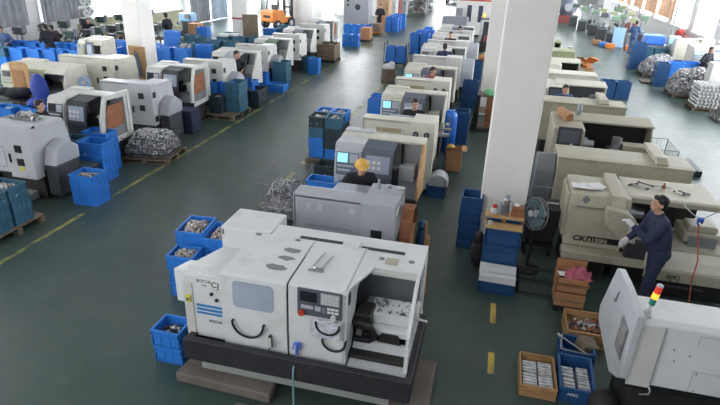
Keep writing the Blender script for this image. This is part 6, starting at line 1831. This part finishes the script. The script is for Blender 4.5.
MB().prism([(-.5, 1.0), (-.45, 1.45), (.45, 1.45), (.5, 1.0)], -.7, .2).build('hood', 'bagblue', t, bev=.06)
c_ = MB().box(.3, .85, -.5, -.3, 1.0, 1.5).build('control_box', 'wgrey', t, bev=.02)
MB().box(.36, .6, -.515, -.5, 1.15, 1.42).build('screen', 'screen', c_)
LM(8.95, 26.7, 0, 1.7, .9, 1.50, 'cream lathe with lit screen by the scrap heaps on the right', 'cream', panel='mgrey', simple=True)
LM(8.95, 29.6, PI, 1.6, .9, 1.5, 'cream lathe seen from behind, behind the scrap heaps on the right', 'cream', simple=True, vents='side')
t = thing('cabinet', 'white cabinet at the right edge behind the layered castings', 'cabinet', (8.2, 22.32, 0))
MB().box(-.65, .7, -.25, .25, .1, 1.45).build('body', 'white', t, bev=.02)
MB().box(-.6, .65, -.2, .2, 0, .1).build('plinth', 'soot', t)
MB().box(-.02, 0, -.256, -.25, .15, 1.4).build('door_seam', 'mgrey', t)
t = thing('pipe_line', 'dusty red pipe rail with valves along the bright right wall', 'pipe', (10.1, 33.5, 0))
MB().cyl((10.1, 27.5, 1.0), (10.1, 36.5, 1.0), .10, 10).build('pipe', 'redcloth', t, **WB)
for y in (28, 31, 34, 36): MB().box(10.02, 10.18, y - .05, y + .05, 0, 1.0).build('support', 'redcloth', t, **WB)
MB().ball((10.1, 35.8, 1.05), .28, 12, 8).build('valve', 'red', t, smooth=60, **WB)
mesh_thing('steel_bracket', MB().tube([(9.9, 36.8, 0), (9.9, 36.8, 2.4), (9.7, 35.6, 2.4), (9.7, 35.4, 2.1)], .05, 8), 'wgrey', 'pale bent pipe stand near the bright right wall', 'pipe', smooth=50)
mesh_thing('low_pallet', MB().box(3.9, 5.1, 13.6, 14.6, 0, .14), 'dteal', 'dark low pallet on the floor right of the long cream lathes', 'pallet', bev=.01)

root = [q for q in bpy.data.objects if q.get('label', '').startswith('blue-grey lathe seen')][0]
for x in (-.28, -.12, .34, .50):
    MB().box(x - .035, x + .035, .43, .434, 1.26, 1.35).build('sticker', 'wgrey', root)
# ------------------------------------------------------------------ repeats share a group phrase
def region(o):
    x, y = o.location.x, o.location.y
    if x < -10.5: return 'in the far left block'
    if x < -6.3: return 'along the left row of lathes'
    if x < -.6 and y > 7: return 'along the centre row of lathes'
    if x > 4: return 'on the far right side'
    if x > 1.0 and y > 7: return 'in the right row of lathes'
    return 'near the foreground lathe and column'
GROUP = {'plastic_crate': 'plastic crates', 'lathe': 'lathes', 'person': 'workers', 'drill_press': 'drill presses', 'castings': 'loads of metal parts',
         'pallet': 'pallets', 'wrench': 'hand tools', 'tray': 'trays', 'cabinet': 'cabinets', 'motor': 'motors', 'curtain': 'curtains', 'wooden_stake': 'wooden stakes',
         'storage_rack': 'racks', 'paper_sheet': 'paper sheets', 'parcel': 'parcels', 'concrete_plinth': 'concrete plinths', 'wire_cage': 'wire cages', 'wooden_crate': 'wooden crates'}
for o in bpy.data.objects:
    if o.parent is None and o.get('category') and not o.get('group'):
        st = o.name.split('.')[0]
        if st in GROUP: o['group'] = '%s %s' % (GROUP[st], region(o))
